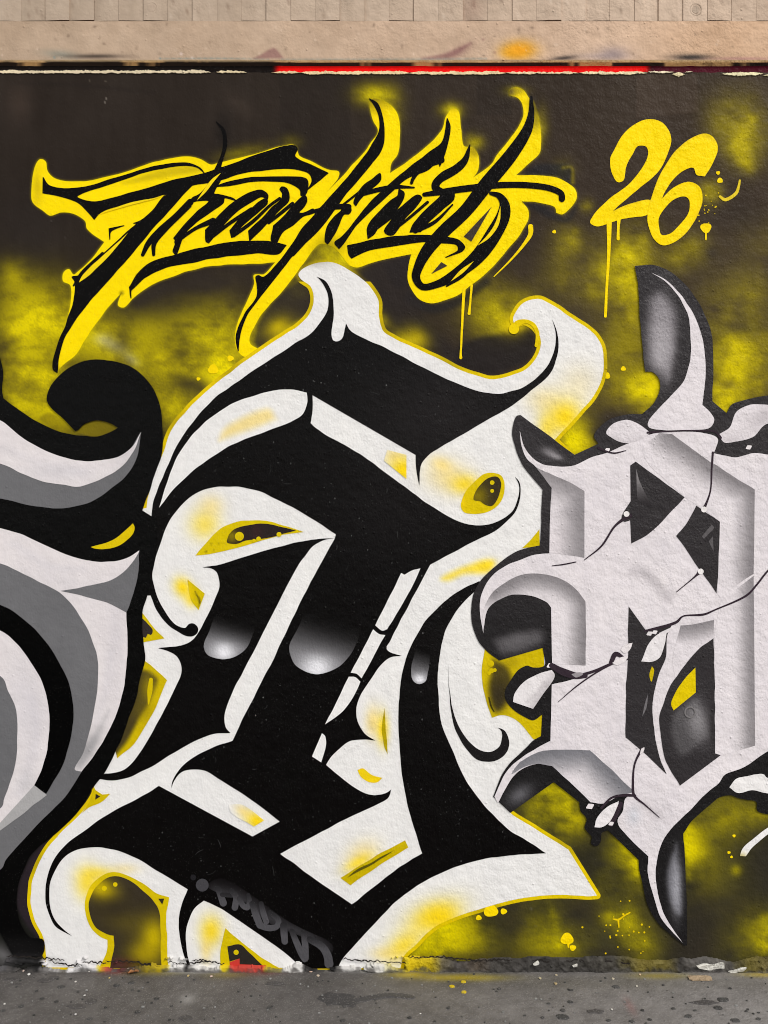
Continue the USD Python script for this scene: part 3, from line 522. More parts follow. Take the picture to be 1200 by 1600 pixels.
K = '''495,432! 510,440 518,457 521,477 520,505 518,524 521,532 528,533 535,528 539,515 541,506! 549,518 600,543 667,577 717,600 740,609 767,615 787,614 813,607 834,594 853,575 866,550 869,530 867,512 862,498!
 869,513 873,537 870,560 857,587 833,608 800,633 760,657 700,692 670,710 660,722 656,737 655,759! 652,747 650,728 650,711! 488,618! 488,640 485,661! 493,669 567,713 633,761 660,781 700,807 723,817 747,821 770,818 790,808 804,793 811,773 811,757 805,745!
 812,753 814,770 810,790 797,810 777,827 733,850 672,882! 640,943 610,1000 604,1012 609,1018 628,1024! 610,1027 594,1040 580,1060 563,1087 557,1107 559,1127 570,1146 586,1157! 570,1155 547,1158 530,1170 517,1183 509,1195! 527,1210 553,1230 573,1240 590,1242 603,1239 611,1234! 606,1247 590,1257 553,1273 507,1297 438,1334! 487,1370 550,1413! 583,1387 617,1360 660,1333!
 652,1310 640,1270 630,1220 625,1175 623,1120 625,1073 632,1037 643,1007 663,973 687,947 713,926 749,908! 752,915! 740,926! 717,950 700,977 690,1007 684,1050 685,1087 690,1130 707,1173 723,1210 740,1237 767,1270 797,1297 833,1320 853,1333! 783,1338 733,1348 683,1367 633,1397 583,1445 553,1478 535,1499 528,1513! 473,1513! 443,1487 400,1457 343,1418 318,1407!
 303,1420 295,1437 290,1457 292,1487 298,1513! 294,1513! 283,1477 279,1447 283,1417 293,1390! 250,1363 207,1338 177,1327 147,1324 120,1328 100,1340 87,1360 78,1383 77,1403 82,1430 97,1450 113,1463! 87,1447 75,1423 71,1403 72,1380 83,1347 103,1320 133,1297 167,1273 217,1247 248,1228! 395,1307! 437,1284! 400,1255 347,1220 320,1204 300,1202 283,1207 272,1220 267,1232! 269,1221 280,1203 300,1185 333,1168 363,1157!
 393,1097 427,1030 460,960 487,907 523,842! 525,835! 487,810 433,780 407,768 380,762 360,760 333,762 307,770 280,793 263,817 252,847 240,883 238,900 242,922 250,943 263,963 277,977 290,981 294,976 302,974 309,980 308,989 300,994 290,993 278,986 263,976 247,957 235,930! 222,930! 222,800! 236,812! 238,793 248,760 263,727 280,690 300,661 327,630 350,611 383,588 460,537 490,517 503,500 512,483 513,467 507,447'''
ks = [('b', 700, 650, 150, 110, 0, .8, (33, 30, 31)), ('b', 620, 800, 120, 80, 0, .5, (24, 21, 22)), ('b', 700, 1020, 60, 120, 0, .4, (26, 23, 24))]  # black lifted on the right side: glare put into the colour
black = coat(letter, 'black_body', K, BLK, 3, ks, h=6, vary=2, mat=M_BLACK)
coat(letter, 'black_body', '''523,841! 487,843 433,855 383,870 350,880 317,887! 330,888 338,893 342,903 342,918 330,950 313,983 300,1000 283,1008 247,1013! 263,1018 277,1027 283,1040 283,1053 267,1090 247,1127 227,1163 207,1190 190,1205 163,1209! 150,1217! 177,1220 200,1215 233,1200 273,1175 307,1157 333,1147 360,1145! 353,1137 351,1123 353,1107 363,1083 400,1010 437,938 460,893 477,867 490,852 507,844''', BLK, 3, ks, h=6, vary=2, mat=M_BLACK)
coat(letter, 'black_hook', '700,1037! 702,1073 708,1110 720,1140 737,1163 753,1173 767,1174 780,1167 785,1153 783,1143 777,1137! 788,1142 796,1157 793,1173 783,1185 767,1190 747,1187 730,1173 713,1143 705,1110 701,1067', (28, 26, 27), 3)
coat(letter, 'white_inset', '249,793! 257,767 267,737 283,703 307,673 337,647 370,627 400,617 433,609 457,609 480,614! 480,630 473,647 457,658 427,670 367,693 300,737 273,763', WHT, 4,
     [('p', '343,688! 433,656! 420,640 385,650 350,672', 16, .5, GL2), ('l', 380, 690, 395, 705, 0, .75, WHT)], h=3.5)
coat(letter, 'yellow_fade', '605,703! 635,711! 635,748! 600,720!', WHT, 4, [('b', 630, 735, 22, 22, 0, 1, GL), ('b', 615, 712, 16, 12, 0, .4, GL2)], h=3)
coat(letter, 'yellow_fade', '358,1258! 377,1257 413,1282! 397,1292! 360,1268', WHT, 4, [('b', 402, 1284, 18, 14, .6, 1, GL), ('b', 380, 1268, 14, 8, .6, .45, GL2)], h=3)
for s in ('627,895! 632,898! 643,892 657,888! 647,910 635,933 605,983! 597,985 586,977! 600,950', '583,983! 592,990 602,992! 587,1020 565,1060! 557,1053 548,1051! 565,1018', '545,1057! 555,1058 563,1065! 553,1087 537,1110 523,1122 508,1132! 523,1103', '503,1146! 508,1150 510,1163 502,1191! 488,1182!'):
    coat(letter, 'white_inset', s, WHT, 4, [('b', 0, 0, 1, 1, 0, 0, WHT)], h=5)
kp = poly(K); rs = np.random.default_rng(21)
for _ in range(70):
    x, y = rs.uniform(100, 860), rs.uniform(480, 1500); a, L = rs.uniform(0, 6.3), rs.uniform(3, 18)
    if not (kp.contains(Point(x, y)) and kp.contains(Point(x + L * math.cos(a), y + L * math.sin(a)))): continue
    b_ = rs.uniform(-.5, .5)
    coat(black, 'scratch', stroke(f'{x},{y},.5 {x + L * .5 * math.cos(a + b_)},{y + L * .5 * math.sin(a + b_)},.9 {x + L * math.cos(a)},{y + L * math.sin(a)},.4'), (int(rs.uniform(40, 74)),) * 3, 3.5)
V_, F_, n_ = [], [], 0
for _ in range(1500):
    x, y = rs.uniform(60, 870), rs.uniform(430, 1510)
    if not shapely.contains_xy(kp, x, y): continue
    r_ = rs.uniform(.4, 1.15); aa = rs.uniform(0, 6.3) + np.arange(5) * 1.2566
    V_.append(np.stack([x + r_ * np.cos(aa), y + r_ * rs.uniform(.7, 1.6) * np.sin(aa)], -1)); F_ += [[n_, n_ + 2, n_ + 1], [n_, n_ + 3, n_ + 2], [n_, n_ + 4, n_ + 3]]; n_ += 5
V_ = np.vstack(V_); cc = np.repeat(rs.choice([50, 66, 84, 120], len(V_) // 5, p=[.4, .35, .2, .05]), 5)[:, None] * np.ones(3)
pd = obj('paint_dust', (at(V_[:, 0], V_[:, 1], -LAYER * 3.6), np.array(F_)), M_PAINT, black, paint=lin(cc)); tag(stage.GetPrimAtPath(pd), kind='stuff')
# windows cut through the white, showing the sprayed ground behind
win = coat(letter, 'yellow_window', '305,868! 320,850 343,827 373,815 407,813 440,820 475,831! 433,838 383,853 333,865', (214, 190, 8), 3, [('s', '322,862,3 330,850,2', 4, .7, (80, 70, 10)), ('s', '334,860,2 342,850,2', 4, .5, (80, 70, 10))], h=2.5)
coat(win, 'dark_gap', '358,836! 366,827 380,822 407,818 443,824 463,829! 433,837 410,842 383,845 370,850 355,848', (42, 34, 34), 4, [('b', 400, 830, 8, 20, 0, .3, (80, 40, 40)), ('b', 362, 838, 10, 10, 0, .8, (150, 132, 12))], h=2.5)
for x, y, r in ((374, 838, 7), (404, 842, 3.6), (436, 835, 3.8), (397, 845, 3)): coat(win, 'paint_dot', Point(x, y).buffer(r, 6), (214, 190, 8), 4.6)
win = coat(letter, 'yellow_window', '293,905! 320,928! 310,954! 301,942 296,928', (206, 182, 6), 3, [('s', '305,925,2 312,940,3 310,948,1', 3, .8, (50, 46, 20)), ('b', 294, 925, 7, 14, 0, .6, GL)], h=2)
win = coat(letter, 'yellow_window', '222,957! 238,978 257,998! 224,1003!', (206, 182, 6), 3); coat(win, 'dark_gap', '221,966! 230,974 239,985 236,992 231,990 228,996 222,994!', (50, 44, 42), 4)
win = coat(letter, 'yellow_window', '226,1032! 242,1045 261,1063! 247,1097 230,1130 207,1165 183,1185! 180,1170! 200,1110! 218,1040!', (200, 176, 6), 3, [('p', '218,1045! 235,1050 246,1062 236,1090 222,1115 200,1155 180,1180 180,1130', 10, .9, (56, 48, 34)), ('b', 233, 1075, 12, 22, 0, .55, (190, 168, 10)), ('b', 222, 1110, 16, 16, 0, .4, (120, 105, 20))], h=2.5)
coat(win, 'paint_run', stroke('236,1062,6 234,1080,8 233,1090,5 232,1100,2'), (206, 182, 6), 4)
win = coat(letter, 'yellow_window', '755,770 752,742', (0, 0, 0), 3) if False else coat(letter, 'yellow_window', '767,739 782,742 788,753 787,773 777,790 760,800 740,803 725,800 720,790 723,777 737,757 753,742', (216, 190, 6), 3, [('b', 722, 780, 8, 20, 0, .5, GL)], h=2.5)
coat(win, 'dark_gap', '747,762 760,749 777,745 783,754 781,770 769,790 757,788 750,783 740,781', (62, 54, 30), 4, [('b', 748, 775, 14, 14, 0, .7, (150, 132, 12)), ('b', 775, 755, 10, 20, .3, .6, (48, 40, 34))], h=2.5)
for x, y, r in ((769, 754, 3.5), (769, 767, 3)): coat(win, 'paint_dot', Point(x, y).buffer(r, 6), (214, 190, 8), 4.6)
win = coat(letter, 'yellow_window', '133,1410 138,1390 153,1372 173,1363 197,1367 223,1380 247,1397 264,1402! 260,1430 261,1470 263,1512! 155,1512! 166,1490 168,1468! 157,1464 142,1450 134,1430', (208, 184, 8), 3, [('b', 140, 1395, 12, 20, .6, .5, GL)], h=3)
coat(win, 'dark_gap', '139,1412 146,1392 160,1376 177,1369 200,1374 222,1390 240,1408 249,1425 251,1460 252,1512! 172,1512! 178,1480 178,1462! 165,1458 150,1450 141,1432', (54, 47, 36), 4,
     [('b', 158, 1388, 24, 16, .4, .9, (205, 180, 8)), ('b', 200, 1440, 40, 20, .3, .35, (130, 114, 20)), ('b', 240, 1465, 18, 28, 0, .9, (206, 182, 6)), ('b', 225, 1490, 24, 20, 0, .7, (190, 166, 8)), ('b', 180, 1420, 24, 16, 0, .5, (40, 34, 32)), ('b', 185, 1505, 22, 8, 0, .5, (110, 50, 56))], h=3)
coat(win, 'yellow_fade', '247,1404! 256,1404! 253,1413!', (50, 44, 30), 4.5)
for x, y, r in ((180, 1382, 3.5), (163, 1388, 4)): coat(win, 'paint_dot', Point(x, y).buffer(r, 6), (220, 194, 8), 4.6)
win = coat(letter, 'yellow_window', '352,1450! 383,1477 410,1497 437,1513! 345,1515! 344,1490', (210, 186, 6), 3)
coat(win, 'dark_gap', '355,1478! 375,1476 390,1490 410,1508! 374,1510! 374,1498! 358,1503!', (44, 40, 36), 4); coat(win, 'red_patch', '358,1504! 374,1498! 374,1507! 415,1508! 420,1513! 360,1514!', (196, 60, 52), 4.4)
coat(win, 'paint_dot', Point(369, 1488).buffer(4, 6), (214, 190, 8), 4.8)
win = coat(letter, 'yellow_window', '437,0', (0, 0, 0), 3) if False else coat(letter, 'yellow_window', '147,1233! 160,1241! 172,1240! 160,1252 138,1262 127,1272! 140,1252', (206, 182, 6), 3); coat(win, 'dark_gap', '150,1240! 157,1244! 149,1249!', (40, 34, 32), 4)
win = coat(letter, 'yellow_bar', '532,1372! 548,1383! 592,1353 638,1324! 633,1313! 583,1340', (196, 172, 6), 3); coat(win, 'dark_gap', '543,1371! 556,1360 585,1345 616,1328! 600,1340 570,1357', (92, 84, 14), 4)
coat(letter, 'yellow_bar', '601,1106! 603,1140 606,1179! 600,1165 597,1140', (176, 156, 6), 3); coat(letter, 'yellow_bar', '558,1203! 566,1200 580,1210 598,1215! 590,1222 575,1221 563,1213', (236, 204, 20), 3)
coat(letter, 'yellow_window', '843,827! 843,853! 816,856! 832,841', (206, 182, 6), 3)
win = coat(letter, 'yellow_window', '757,1014! 850,1010! 850,1157! 833,1155! 807,1125 783,1117 768,1122! 760,1097 753,1053', (206, 182, 6), 3, [('p', '770,1030! 790,1040 800,1060 790,1100 775,1112 765,1080', 14, .85, (58, 50, 30)), ('b', 780, 1085, 16, 24, 0, .7, (44, 38, 32)), ('b', 800, 1035, 14, 10, 0, .4, (130, 114, 20))], h=3)
coat(win, 'dark_gap', stroke('764,1090,2 768,1105,2.5 772,1112,1.5'), (60, 54, 14), 4)
for x, y, r in ((767, 1037, 5), (768, 1048, 4), (773, 1047, 3), (764, 1052, 3)): coat(win, 'paint_dot', Point(x, y).buffer(r, 6), (206, 182, 6), 4)
win = coat(letter, 'yellow_curl', stroke('803,513,8 808,506,10 822,502,6 834,508,6 840,522,6 838,540,5'), (226, 198, 4), 3); coat(win, 'paint_dot', Point(803, 514).buffer(8, 6), (232, 204, 4), 3.5)
# chrome drops
def drop(s, cx, cy, r, fade0, fade1):
    coat(letter, 'chrome_drop', s, (104, 103, 106), 4, [('b', cx, cy, r * 1.3, r * .8, 0, .55, (190, 190, 196)), ('b', cx, cy + r * .12, r * .62, r * .5, 0, .95, (238, 238, 244)), ('l', cx + (fade1 - fade0) * .3, fade0, cx, fade1, 1, 0, BLK)], h=2.5, vary=0, mat=M_BLACK)
drop('336,960! 328,983 318,1010 323,1022 337,1028 353,1030 370,1025 383,1015 397,985 408,958!', 350, 1016, 26, 964, 1012)
drop('474,958! 467,978 452,1010 454,1025 463,1040 480,1050 500,1053 520,1047 540,1033 560,997 562,975! 560,958!', 495, 1040, 34, 962, 1034)
drop('650,1010! 642,1050 645,1063 655,1069 665,1065 669,1050 672,1012!', 656, 1060, 14, 1012, 1056)
# small grey tag at the foot
gt = coat(wall, 'small_tag', '320,1384! 345,1372 400,1404 450,1440 520,1478 516,1492 480,1468 440,1452 425,1445 400,1428 385,1412 365,1402 345,1398', (17, 15, 16), 4, [('s', '335,1390,10 372,1402,14 405,1425,16 440,1445,14 480,1462,14 510,1482,10', 26, .75, (72, 71, 75))], h=3, vary=0, label='small grey sprayed tag on the black foot of the middle letter')
for s in ('340,1388,8 345,1400,10 349,1411,11', '347,1398,7 362,1399,7', '362,1392,8 369,1402,10 367,1418,10', '374,1404,8 380,1415,9 386,1418,9 390,1410,8 388,1398,6', '394,1412,9 400,1430,11 406,1445,11', '408,1412,8 412,1428,9 416,1440,9', '406,1446,10 420,1450,10 432,1448,9 435,1438,9 422,1426,8', '443,1446,11 444,1460,11 445,1471,10', '456,1455,8 464,1474,10 472,1492,10 476,1499,9', '474,1456,8 477,1478,10 478,1497,9', '484,1468,10 504,1480,12 512,1494,13 514,1506,14'):
    st = stroke(s); x0, y0, x1, y1 = st.bounds
    coat(gt, 'tag_stroke', st, (78, 77, 81), 4.8, [('l', (x0 + x1) / 2, y0 - 2, (x0 + x1) / 2 - 3, y0 + 24, .95, 0, (34, 33, 35))], h=2.5, vary=0)
coat(gt, 'paint_dot', Point(316, 1383).buffer(10, 10), (66, 65, 69), 4.8); coat(gt, 'paint_dot', Point(302, 1371).buffer(4.5, 8), (34, 33, 36), 4.8)

# ------------------------------------------------------------------ curling black and grey letter at the left edge
curl = coat(wall, 'curled_letter', '''-320,520! 0,558! 5,580 3,607 5,622! 33,643 67,663 90,674 117,680! 147,682 170,677 184,668! 173,662 153,657 133,662 122,672 117,674! 97,653 77,634 73,626 74,616 83,597 107,575 133,563 157,562 183,565 213,578 237,603 248,627 253,657 254,683 252,713 243,740 230,777 222,797! 245,812! 245,850! 238,890 230,930 223,957 224,1003 227,1030 220,1057 213,1090 200,1127 183,1170 163,1208 145,1232 123,1267 90,1300 50,1333 37,1360 28,1387 26,1413 32,1443 47,1465 67,1468 70,1483 66,1494! 20,1494! 0,1458! -320,1440!''',
    BLKL, 5, [('b', 30, 1480, 60, 14, 0, .3, (50, 48, 50)), ('b', 40, 1495, 60, 6, 0, .5, (60, 58, 60))], h=5, vary=1, mat=M_BLACK, label='black curling letter with white and grey bands at the left edge')
LW = (222, 216, 218)
coat(curl, 'grey_band', '221,675! 218,693 213,717 200,740 177,760 150,780 117,791 83,794 50,790 0,779 -320,740! -320,690! 0,700 67,720 133,740 190,715', GRY, 6, [('b', 0, 0, 1, 1, 0, 0, GRY)], h=6)
coat(curl, 'white_band', '221,675! 207,697 187,713 160,719 133,720 100,715 67,702 33,683 0,657 -320,560! -320,680! 0,725 33,740 67,752 100,758 120,761 133,758 160,747 190,730 207,708', LW, 7, [('b', 90, 738, 60, 12, 0, .3, (186, 184, 192)), ('s', '0,700,10 60,722,14 130,738,12', 14, .18, (188, 186, 194)), ('b', 200, 705, 16, 20, .6, .35, (170, 168, 174))], h=5)
coat(curl, 'yellow_crescent', '142,855! 167,848 187,837 207,817! 210,823 207,835 193,848 173,857 150,858', (216, 190, 8), 6)
coat(curl, 'white_band', '''-320,790! 0,825 33,835 67,850 100,865 133,875 167,878 192,874 218,860! 215,900 207,933 197,957! 199,983 199,1017 197,1050 190,1090 177,1127 163,1155 147,1180 127,1207 100,1247 67,1280 33,1317 10,1343 0,1360 -320,1440!''', LW, 6, [('b', 90, 905, 60, 14, .2, .15, (180, 178, 188)), ('b', 130, 1175, 12, 30, .5, .45, GRY), ('b', 145, 1165, 8, 24, .5, .3, GRY), ('b', 180, 1000, 14, 60, 0, .25, (190, 186, 196)), ('s', '150,1130,8 165,1080,12 172,1020,10', 16, .2, (186, 184, 194)), ('s', '20,850,10 80,885,12 130,890,8', 14, .2, (188, 186, 196)), ('s', '125,1195,10 150,1150,8 170,1110,3', 10, .4, (150, 150, 154))], h=4)
coat(curl, 'grey_band', '218,862! 200,887 180,903 150,913 95,923! 133,932 167,942 197,957! 207,933 215,900', GRY, 7)
coat(curl, 'grey_band', '''-320,840! 0,880 23,890 57,907 95,927 123,960 143,997 152,1030 153,1067 148,1103 140,1143 128,1180 117,1203 128,1206! 100,1247 67,1280 33,1317 10,1343 0,1360 -320,1440! -320,1300! 0,1250!''', GRY, 7, [('b', 0, 0, 1, 1, 0, 0, GRY)], h=6)
coat(curl, 'white_band', '''-320,920! 0,985 27,1007 50,1037 67,1067 75,1103 77,1140 72,1180 62,1210 53,1227! 0,1287 -320,1400!''', LW, 7.7, [('b', 40, 1100, 30, 80, 0, .25, (190, 188, 198)), ('s', '30,1240,16 55,1160,14 50,1090,10', 16, .2, (186, 184, 194)), ('b', 45, 1225, 14, 16, 0, .3, (170, 170, 174))], h=5)
coat(curl, 'grey_band', '-320,1000! 0,1057 13,1080 25,1110 27,1150 23,1197 7,1247 0,1263 -320,1350!', (104, 104, 107), 8.4)
coat(curl, 'black_band', '''-320,870! 0,945 33,965 67,997 93,1037 108,1070 114,1107 112,1143 100,1190 83,1223 72,1240! 63,1234 53,1227! 62,1210 72,1180 77,1140 75,1103 67,1067 50,1037 27,1007 0,985 -320,920!''', BLKL, 8.4)
coat(curl, 'light_band', '53,1227! 73,1242! 35,1272 0,1298! -320,1450! -320,1400! 0,1286!', (168, 167, 168), 8.4)

# ------------------------------------------------------------------ cracked stone letter on the right
R0 = '''992,415! 1017,414 1040,420 1063,437 1083,460 1100,490 1112,523 1115,567 1113,627! 1135,645! 1143,632 1177,622 1200,618 1600,610! 1600,1275! 1200,1273 1183,1267 1182,1253 1167,1250 1153,1247 1140,1242 1123,1247 1107,1260 1083,1280 1068,1303! 1072,1380 1074,1477! 1070,1477! 1033,1447 1013,1417 1003,1380 997,1343! 950,1297! 940,1302 938,1316 932,1322 923,1318 924,1308 913,1294 917,1280 907,1267 905,1253! 865,1222! 798,1270! 770,1245! 783,1213 800,1190 823,1167 833,1157 845,1150! 847,1117! 833,1125 820,1120 800,1107 790,1093 790,1077 800,1060 810,1047 818,1042 824,1040 833,1043 850,1040 848,1012! 780,1032! 760,1017 747,1000 738,977 737,947 743,920 760,897 783,877 810,860 843,852! 845,830 847,765! 817,727 805,700 800,677 803,657 807,649 813,648! 867,687 898,711! 935,693! 928,682 940,664 967,650 1003,647! 1023,627 1031,607 1030,592 1020,582 1008,580! 1000,500 997,450'''
r0 = poly(R0)
stone = coat(wall, 'cracked_letter', r0, BLK_GLARE, 5, [('l', 1000, 760, 1000, 1180, 0, .85, (17, 16, 17)),  # the glare painted into the black fades out downwards
    ('b', 1030, 520, 18, 60, .1, .55, (120, 116, 120)), ('p', '1016,470! 1030,460 1050,480 1055,540 1045,595 1035,580 1018,566', 26, .75, (158, 153, 158)), ('b', 1035, 545, 16, 40, 0, .5, (196, 192, 196)), ('p', '1060,440! 1078,510 1078,560 1050,600 1062,520', 14, .6, BLK_GLARE),
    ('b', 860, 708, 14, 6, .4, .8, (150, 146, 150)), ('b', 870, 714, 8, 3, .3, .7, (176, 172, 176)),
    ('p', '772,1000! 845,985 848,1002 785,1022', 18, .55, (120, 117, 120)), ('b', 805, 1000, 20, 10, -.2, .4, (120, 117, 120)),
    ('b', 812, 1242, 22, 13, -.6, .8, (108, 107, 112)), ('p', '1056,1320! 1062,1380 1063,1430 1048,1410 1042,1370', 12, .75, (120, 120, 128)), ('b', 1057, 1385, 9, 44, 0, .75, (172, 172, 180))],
    h=3.2, mat=M_BLACK_ROUGH, label='cracked pale stone-like blackletter with black outline at the right')
stone_spray = []
BODY = '''812,673! 820,700 837,720 867,729 897,727 927,713 950,707 983,693 1017,678 1033,675 1083,675 1113,680 1122,687 1120,697 1115,708! 1133,712 1150,715 1177,708 1197,710 1240,712 1600,700! 1600,1130! 1260,1140 1200,1173 1160,1200 1133,1210 1123,1223 1100,1243 1077,1267 1047,1297 1033,1320 1027,1343 1025,1373 1030,1407 1043,1437 1067,1473! 1033,1433 1020,1397 1013,1367 1013,1338! 987,1313 967,1290 965,1280 973,1267 977,1248 985,1243! 967,1243 955,1250 943,1255 923,1253! 863,1197 843,1193 823,1198 803,1213 787,1237 778,1255! 772,1245! 787,1213 807,1190 827,1175 860,1157! 862,1070! 870,1068 885,1064 913,1056! 862,1037! 861,948! 853,940 833,932 807,929 783,935 763,950 756,970 755,990! 750,953 752,930 763,907 780,890 807,877 833,868 858,865! 860,800! 862,763! 837,730 823,717 815,697'''
SH, SH2 = (116, 112, 115), (168, 162, 166)
body = coat(stone, 'stone_face', BODY, PNK, 6, [('b', 930, 880, 60, 60, 0, .12, (205, 196, 202)), ('b', 920, 1100, 50, 60, 0, .08, (236, 228, 232)), ('b', 1195, 950, 20, 220, 0, .12, (200, 192, 198)), ('d', '990,892 1010,898 1045,935', 16, .5, SH2),
                                             ('b', 990, 1275, 10, 14, 0, .5, (190, 196, 206)), ('d', '1007,1257 1030,1277', 14, .3, SH2), ('b', 1030, 1300, 14, 14, 0, .2, (200, 200, 206))], h=4, vary=5)
def bevel(s, path, reach, a=.85, c=SH, extra=()):
    coat(stone, 'bevel', s, PNK, 6.6, [('d', path, reach, a, c), *extra], h=3, vary=3)
bevel('837,730! 862,741 888,752 913,767! 913,872! 880,866 858,864! 862,763! 850,746', '845,732 880,747 912,766 912,800 912,872', 62, .75, SH, [('b', 868, 850, 18, 30, 0, .3, (220, 210, 214))])
bevel('755,985! 756,952 770,925 790,910 817,898 843,897 873,903 900,920 915,940! 916,1000 915,1040! 862,1037! 862,950! 853,940 833,932 807,929 783,935 763,950', '768,922 790,910 817,898 843,897 873,903 900,920 915,940 915,1040', 44, .85, SH)
bevel('1030,676! 1050,678! 1113,724! 1107,777 1102,797 1090,790! 1070,777! 1040,750 1010,720 1005,700', '1050,678 1085,702 1113,724', 55, .85, SH)
bevel('1115,724! 1148,745 1179,765! 1178,897! 1150,915 1126,935! 1121,928! 1125,815! 1102,797! 1108,770', '1120,727 1150,747 1178,766 1178,897', 50, .85, SH)
bevel('1126,940! 1178,900! 1180,1165! 1128,1180! 1117,1177! 1116,990!', '1178,900 1179,1000 1180,1165', 40, .8, SH)
bevel('1063,977! 1085,975 1116,968! 1115,997! 1093,1013 1075,1032 1057,1062 1052,1030', '1063,977 1085,976 1116,968', 40, .8, SH)
bevel('812,1190! 840,1175 877,1171 922,1172! 958,1205 992,1238! 975,1242 960,1246 943,1255 923,1253! 893,1224 863,1197! 840,1193 820,1198 800,1210', '812,1190 840,1175 877,1171 922,1172 958,1205 990,1238', 60, .95, (112, 112, 118))
coat(stone, 'horn', '1018,426! 1040,440 1063,467 1075,493 1079,523 1078,563 1067,597 1047,620 1014,656 1013,667 1040,672 1083,672 1110,668 1116,657 1110,645 1097,632! 1103,587 1102,557 1097,527 1083,490 1063,460 1040,437', PNK, 6, [('b', 0, 0, 1, 1, 0, 0, PNK)], h=5)
coat(stone, 'stone_chip', '947,677 957,663 977,656 997,662 1016,676! 1000,688 980,693 967,690 957,685', PNK, 6, [('d', '950,684 975,694 1000,688', 14, .3, SH2)], h=3)
coat(stone, 'stone_chip', '1122,680! 1140,667 1150,643 1170,633 1193,632 1260,640! 1250,665 1197,663 1177,683 1150,690 1133,692', PNK, 6, [('b', 1190, 655, 24, 14, -.6, .5, SH2), ('b', 1145, 685, 24, 8, 0, .3, SH2)], h=3)
coat(stone, 'stone_chip', '802,1097! 805,1083 817,1067 837,1055 862,1047! 867,1056 850,1083 833,1108!', (226, 222, 224), 6.8, [('d', '833,1108 850,1083 867,1056', 16, .5, SH2), ('s', '822,1098,3 840,1082,3 850,1066,2', 8, .45, SH2)], h=2.5)
coat(stone, 'stone_chip', '929,1293! 933,1277 950,1260 967,1252! 965,1267 957,1280 940,1293', (232, 228, 230), 6.8)
coat(stone, 'stone_chip', '1139,1230! 1150,1217 1167,1213 1192,1209 1200,1216 1600,1260! 1600,1275! 1200,1239 1177,1235 1153,1239', (232, 230, 230), 6)
for x, y, r in ((922, 1260, 5), (955, 1287, 3), (860, 1040, 4.5), (1170, 699, 3.5), (949, 703, 3), (1015, 990, 3.5), (1023, 988, 3)): coat(stone, 'stone_chip', MultiPoint([(x - r, y + r * .4), (x + r, y - r * .5), (x + r * .4, y + r * .6), (x - r * .4, y - r * .6)]).convex_hull.buffer(1.2), (232, 226, 228), 7.4)
# counters
c1 = coat(stone, 'black_counter', '985,728! 993,721! 1030,748 1070,777! 1050,798 1030,820 1010,837 987,849! 985,813! 975,815 971,810 985,783!', BLK_GLARE, 7, mat=M_BLACK_ROUGH); coat(c1, 'grey_glint', '994,733! 1002,758 1020,793! 1008,790 995,780!', (44, 41, 43), 7.7, [('l', 1000, 795, 998, 740, 0, .8, (150, 146, 148))], h=2.5)
c2 = coat(stone, 'black_counter', '1088,790! 1106,802 1125,815! 1123,870 1120,928! 1090,885 1057,837! 1073,817', BLK_GLARE, 7, mat=M_BLACK_ROUGH)
for s, g in (('1097,838! 1112,820! 1116,824 1100,842!', 0), ('1107,846! 1114,838! 1115,862!', 0)): coat(c2, 'grey_glint', s, (92, 89, 91), 7.7)
c3 = coat(stone, 'black_counter', '982,947! 1008,984! 1050,975! 1042,995 1040,1028 1030,1052 1022,1085 1020,1115 1023,1147 1030,1180 1042,1210! 1007,1177 977,1152! 979,1060 981,1030', BLK_GLARE, 7, mat=M_BLACK_ROUGH)
coat(c3, 'stone_chip', '1002,1033! 1013,1007 1030,990 1042,988! 1037,1010 1030,1028 1017,1034', (226, 222, 224), 7.7); coat(c3, 'yellow_chip', '1018,1041! 1022,1047 1018,1065 1015,1056', (200, 176, 8), 7.7); coat(c3, 'stone_chip', '1030,989! 1052,978! 1050,983 1034,992', (220, 215, 218), 7.7); coat(c3, 'grey_glint', '1013,1083! 1010,1105 1003,1120! 1007,1100', (110, 107, 110), 7.7)
for x, y, r in ((1015, 990, 3.2), (1023, 988, 2.8)): coat(c3, 'stone_chip', Point(x, y).buffer(r, 6), (226, 222, 224), 7.7)
c4 = coat(stone, 'black_counter', '1115,997! 1117,1080 1117,1177! 1126,1180! 1062,1228! 1040,1187 1032,1147 1030,1120 1037,1100 1047,1073 1070,1040 1093,1013', BLK_GLARE, 7, [('p', '1090,1093! 1055,1113 1050,1150 1065,1180 1108,1150!', 14, .6, (100, 98, 100)), ('b', 1090, 1125, 16, 30, -.2, .75, (150, 147, 150)), ('p', '1112,1060! 1120,1060 1120,1170 1112,1160', 6, .8, BLK_GLARE)], h=3, mat=M_BLACK_ROUGH)
coat(c4, 'yellow_chip', '1087,1043! 1087,1082! 1053,1110! 1049,1100 1063,1070', (222, 196, 6), 7.7)
m = slab(Point(1077, 1112).buffer(9, 10).difference(Point(1077, 1112).buffer(7, 10)), -.0075, .002); obj('plug_ring', m, M_PAINT, stone, paint=np.tile(lin((120, 117, 118)), (len(m.vertices), 1)))
CR = (52, 42, 50)
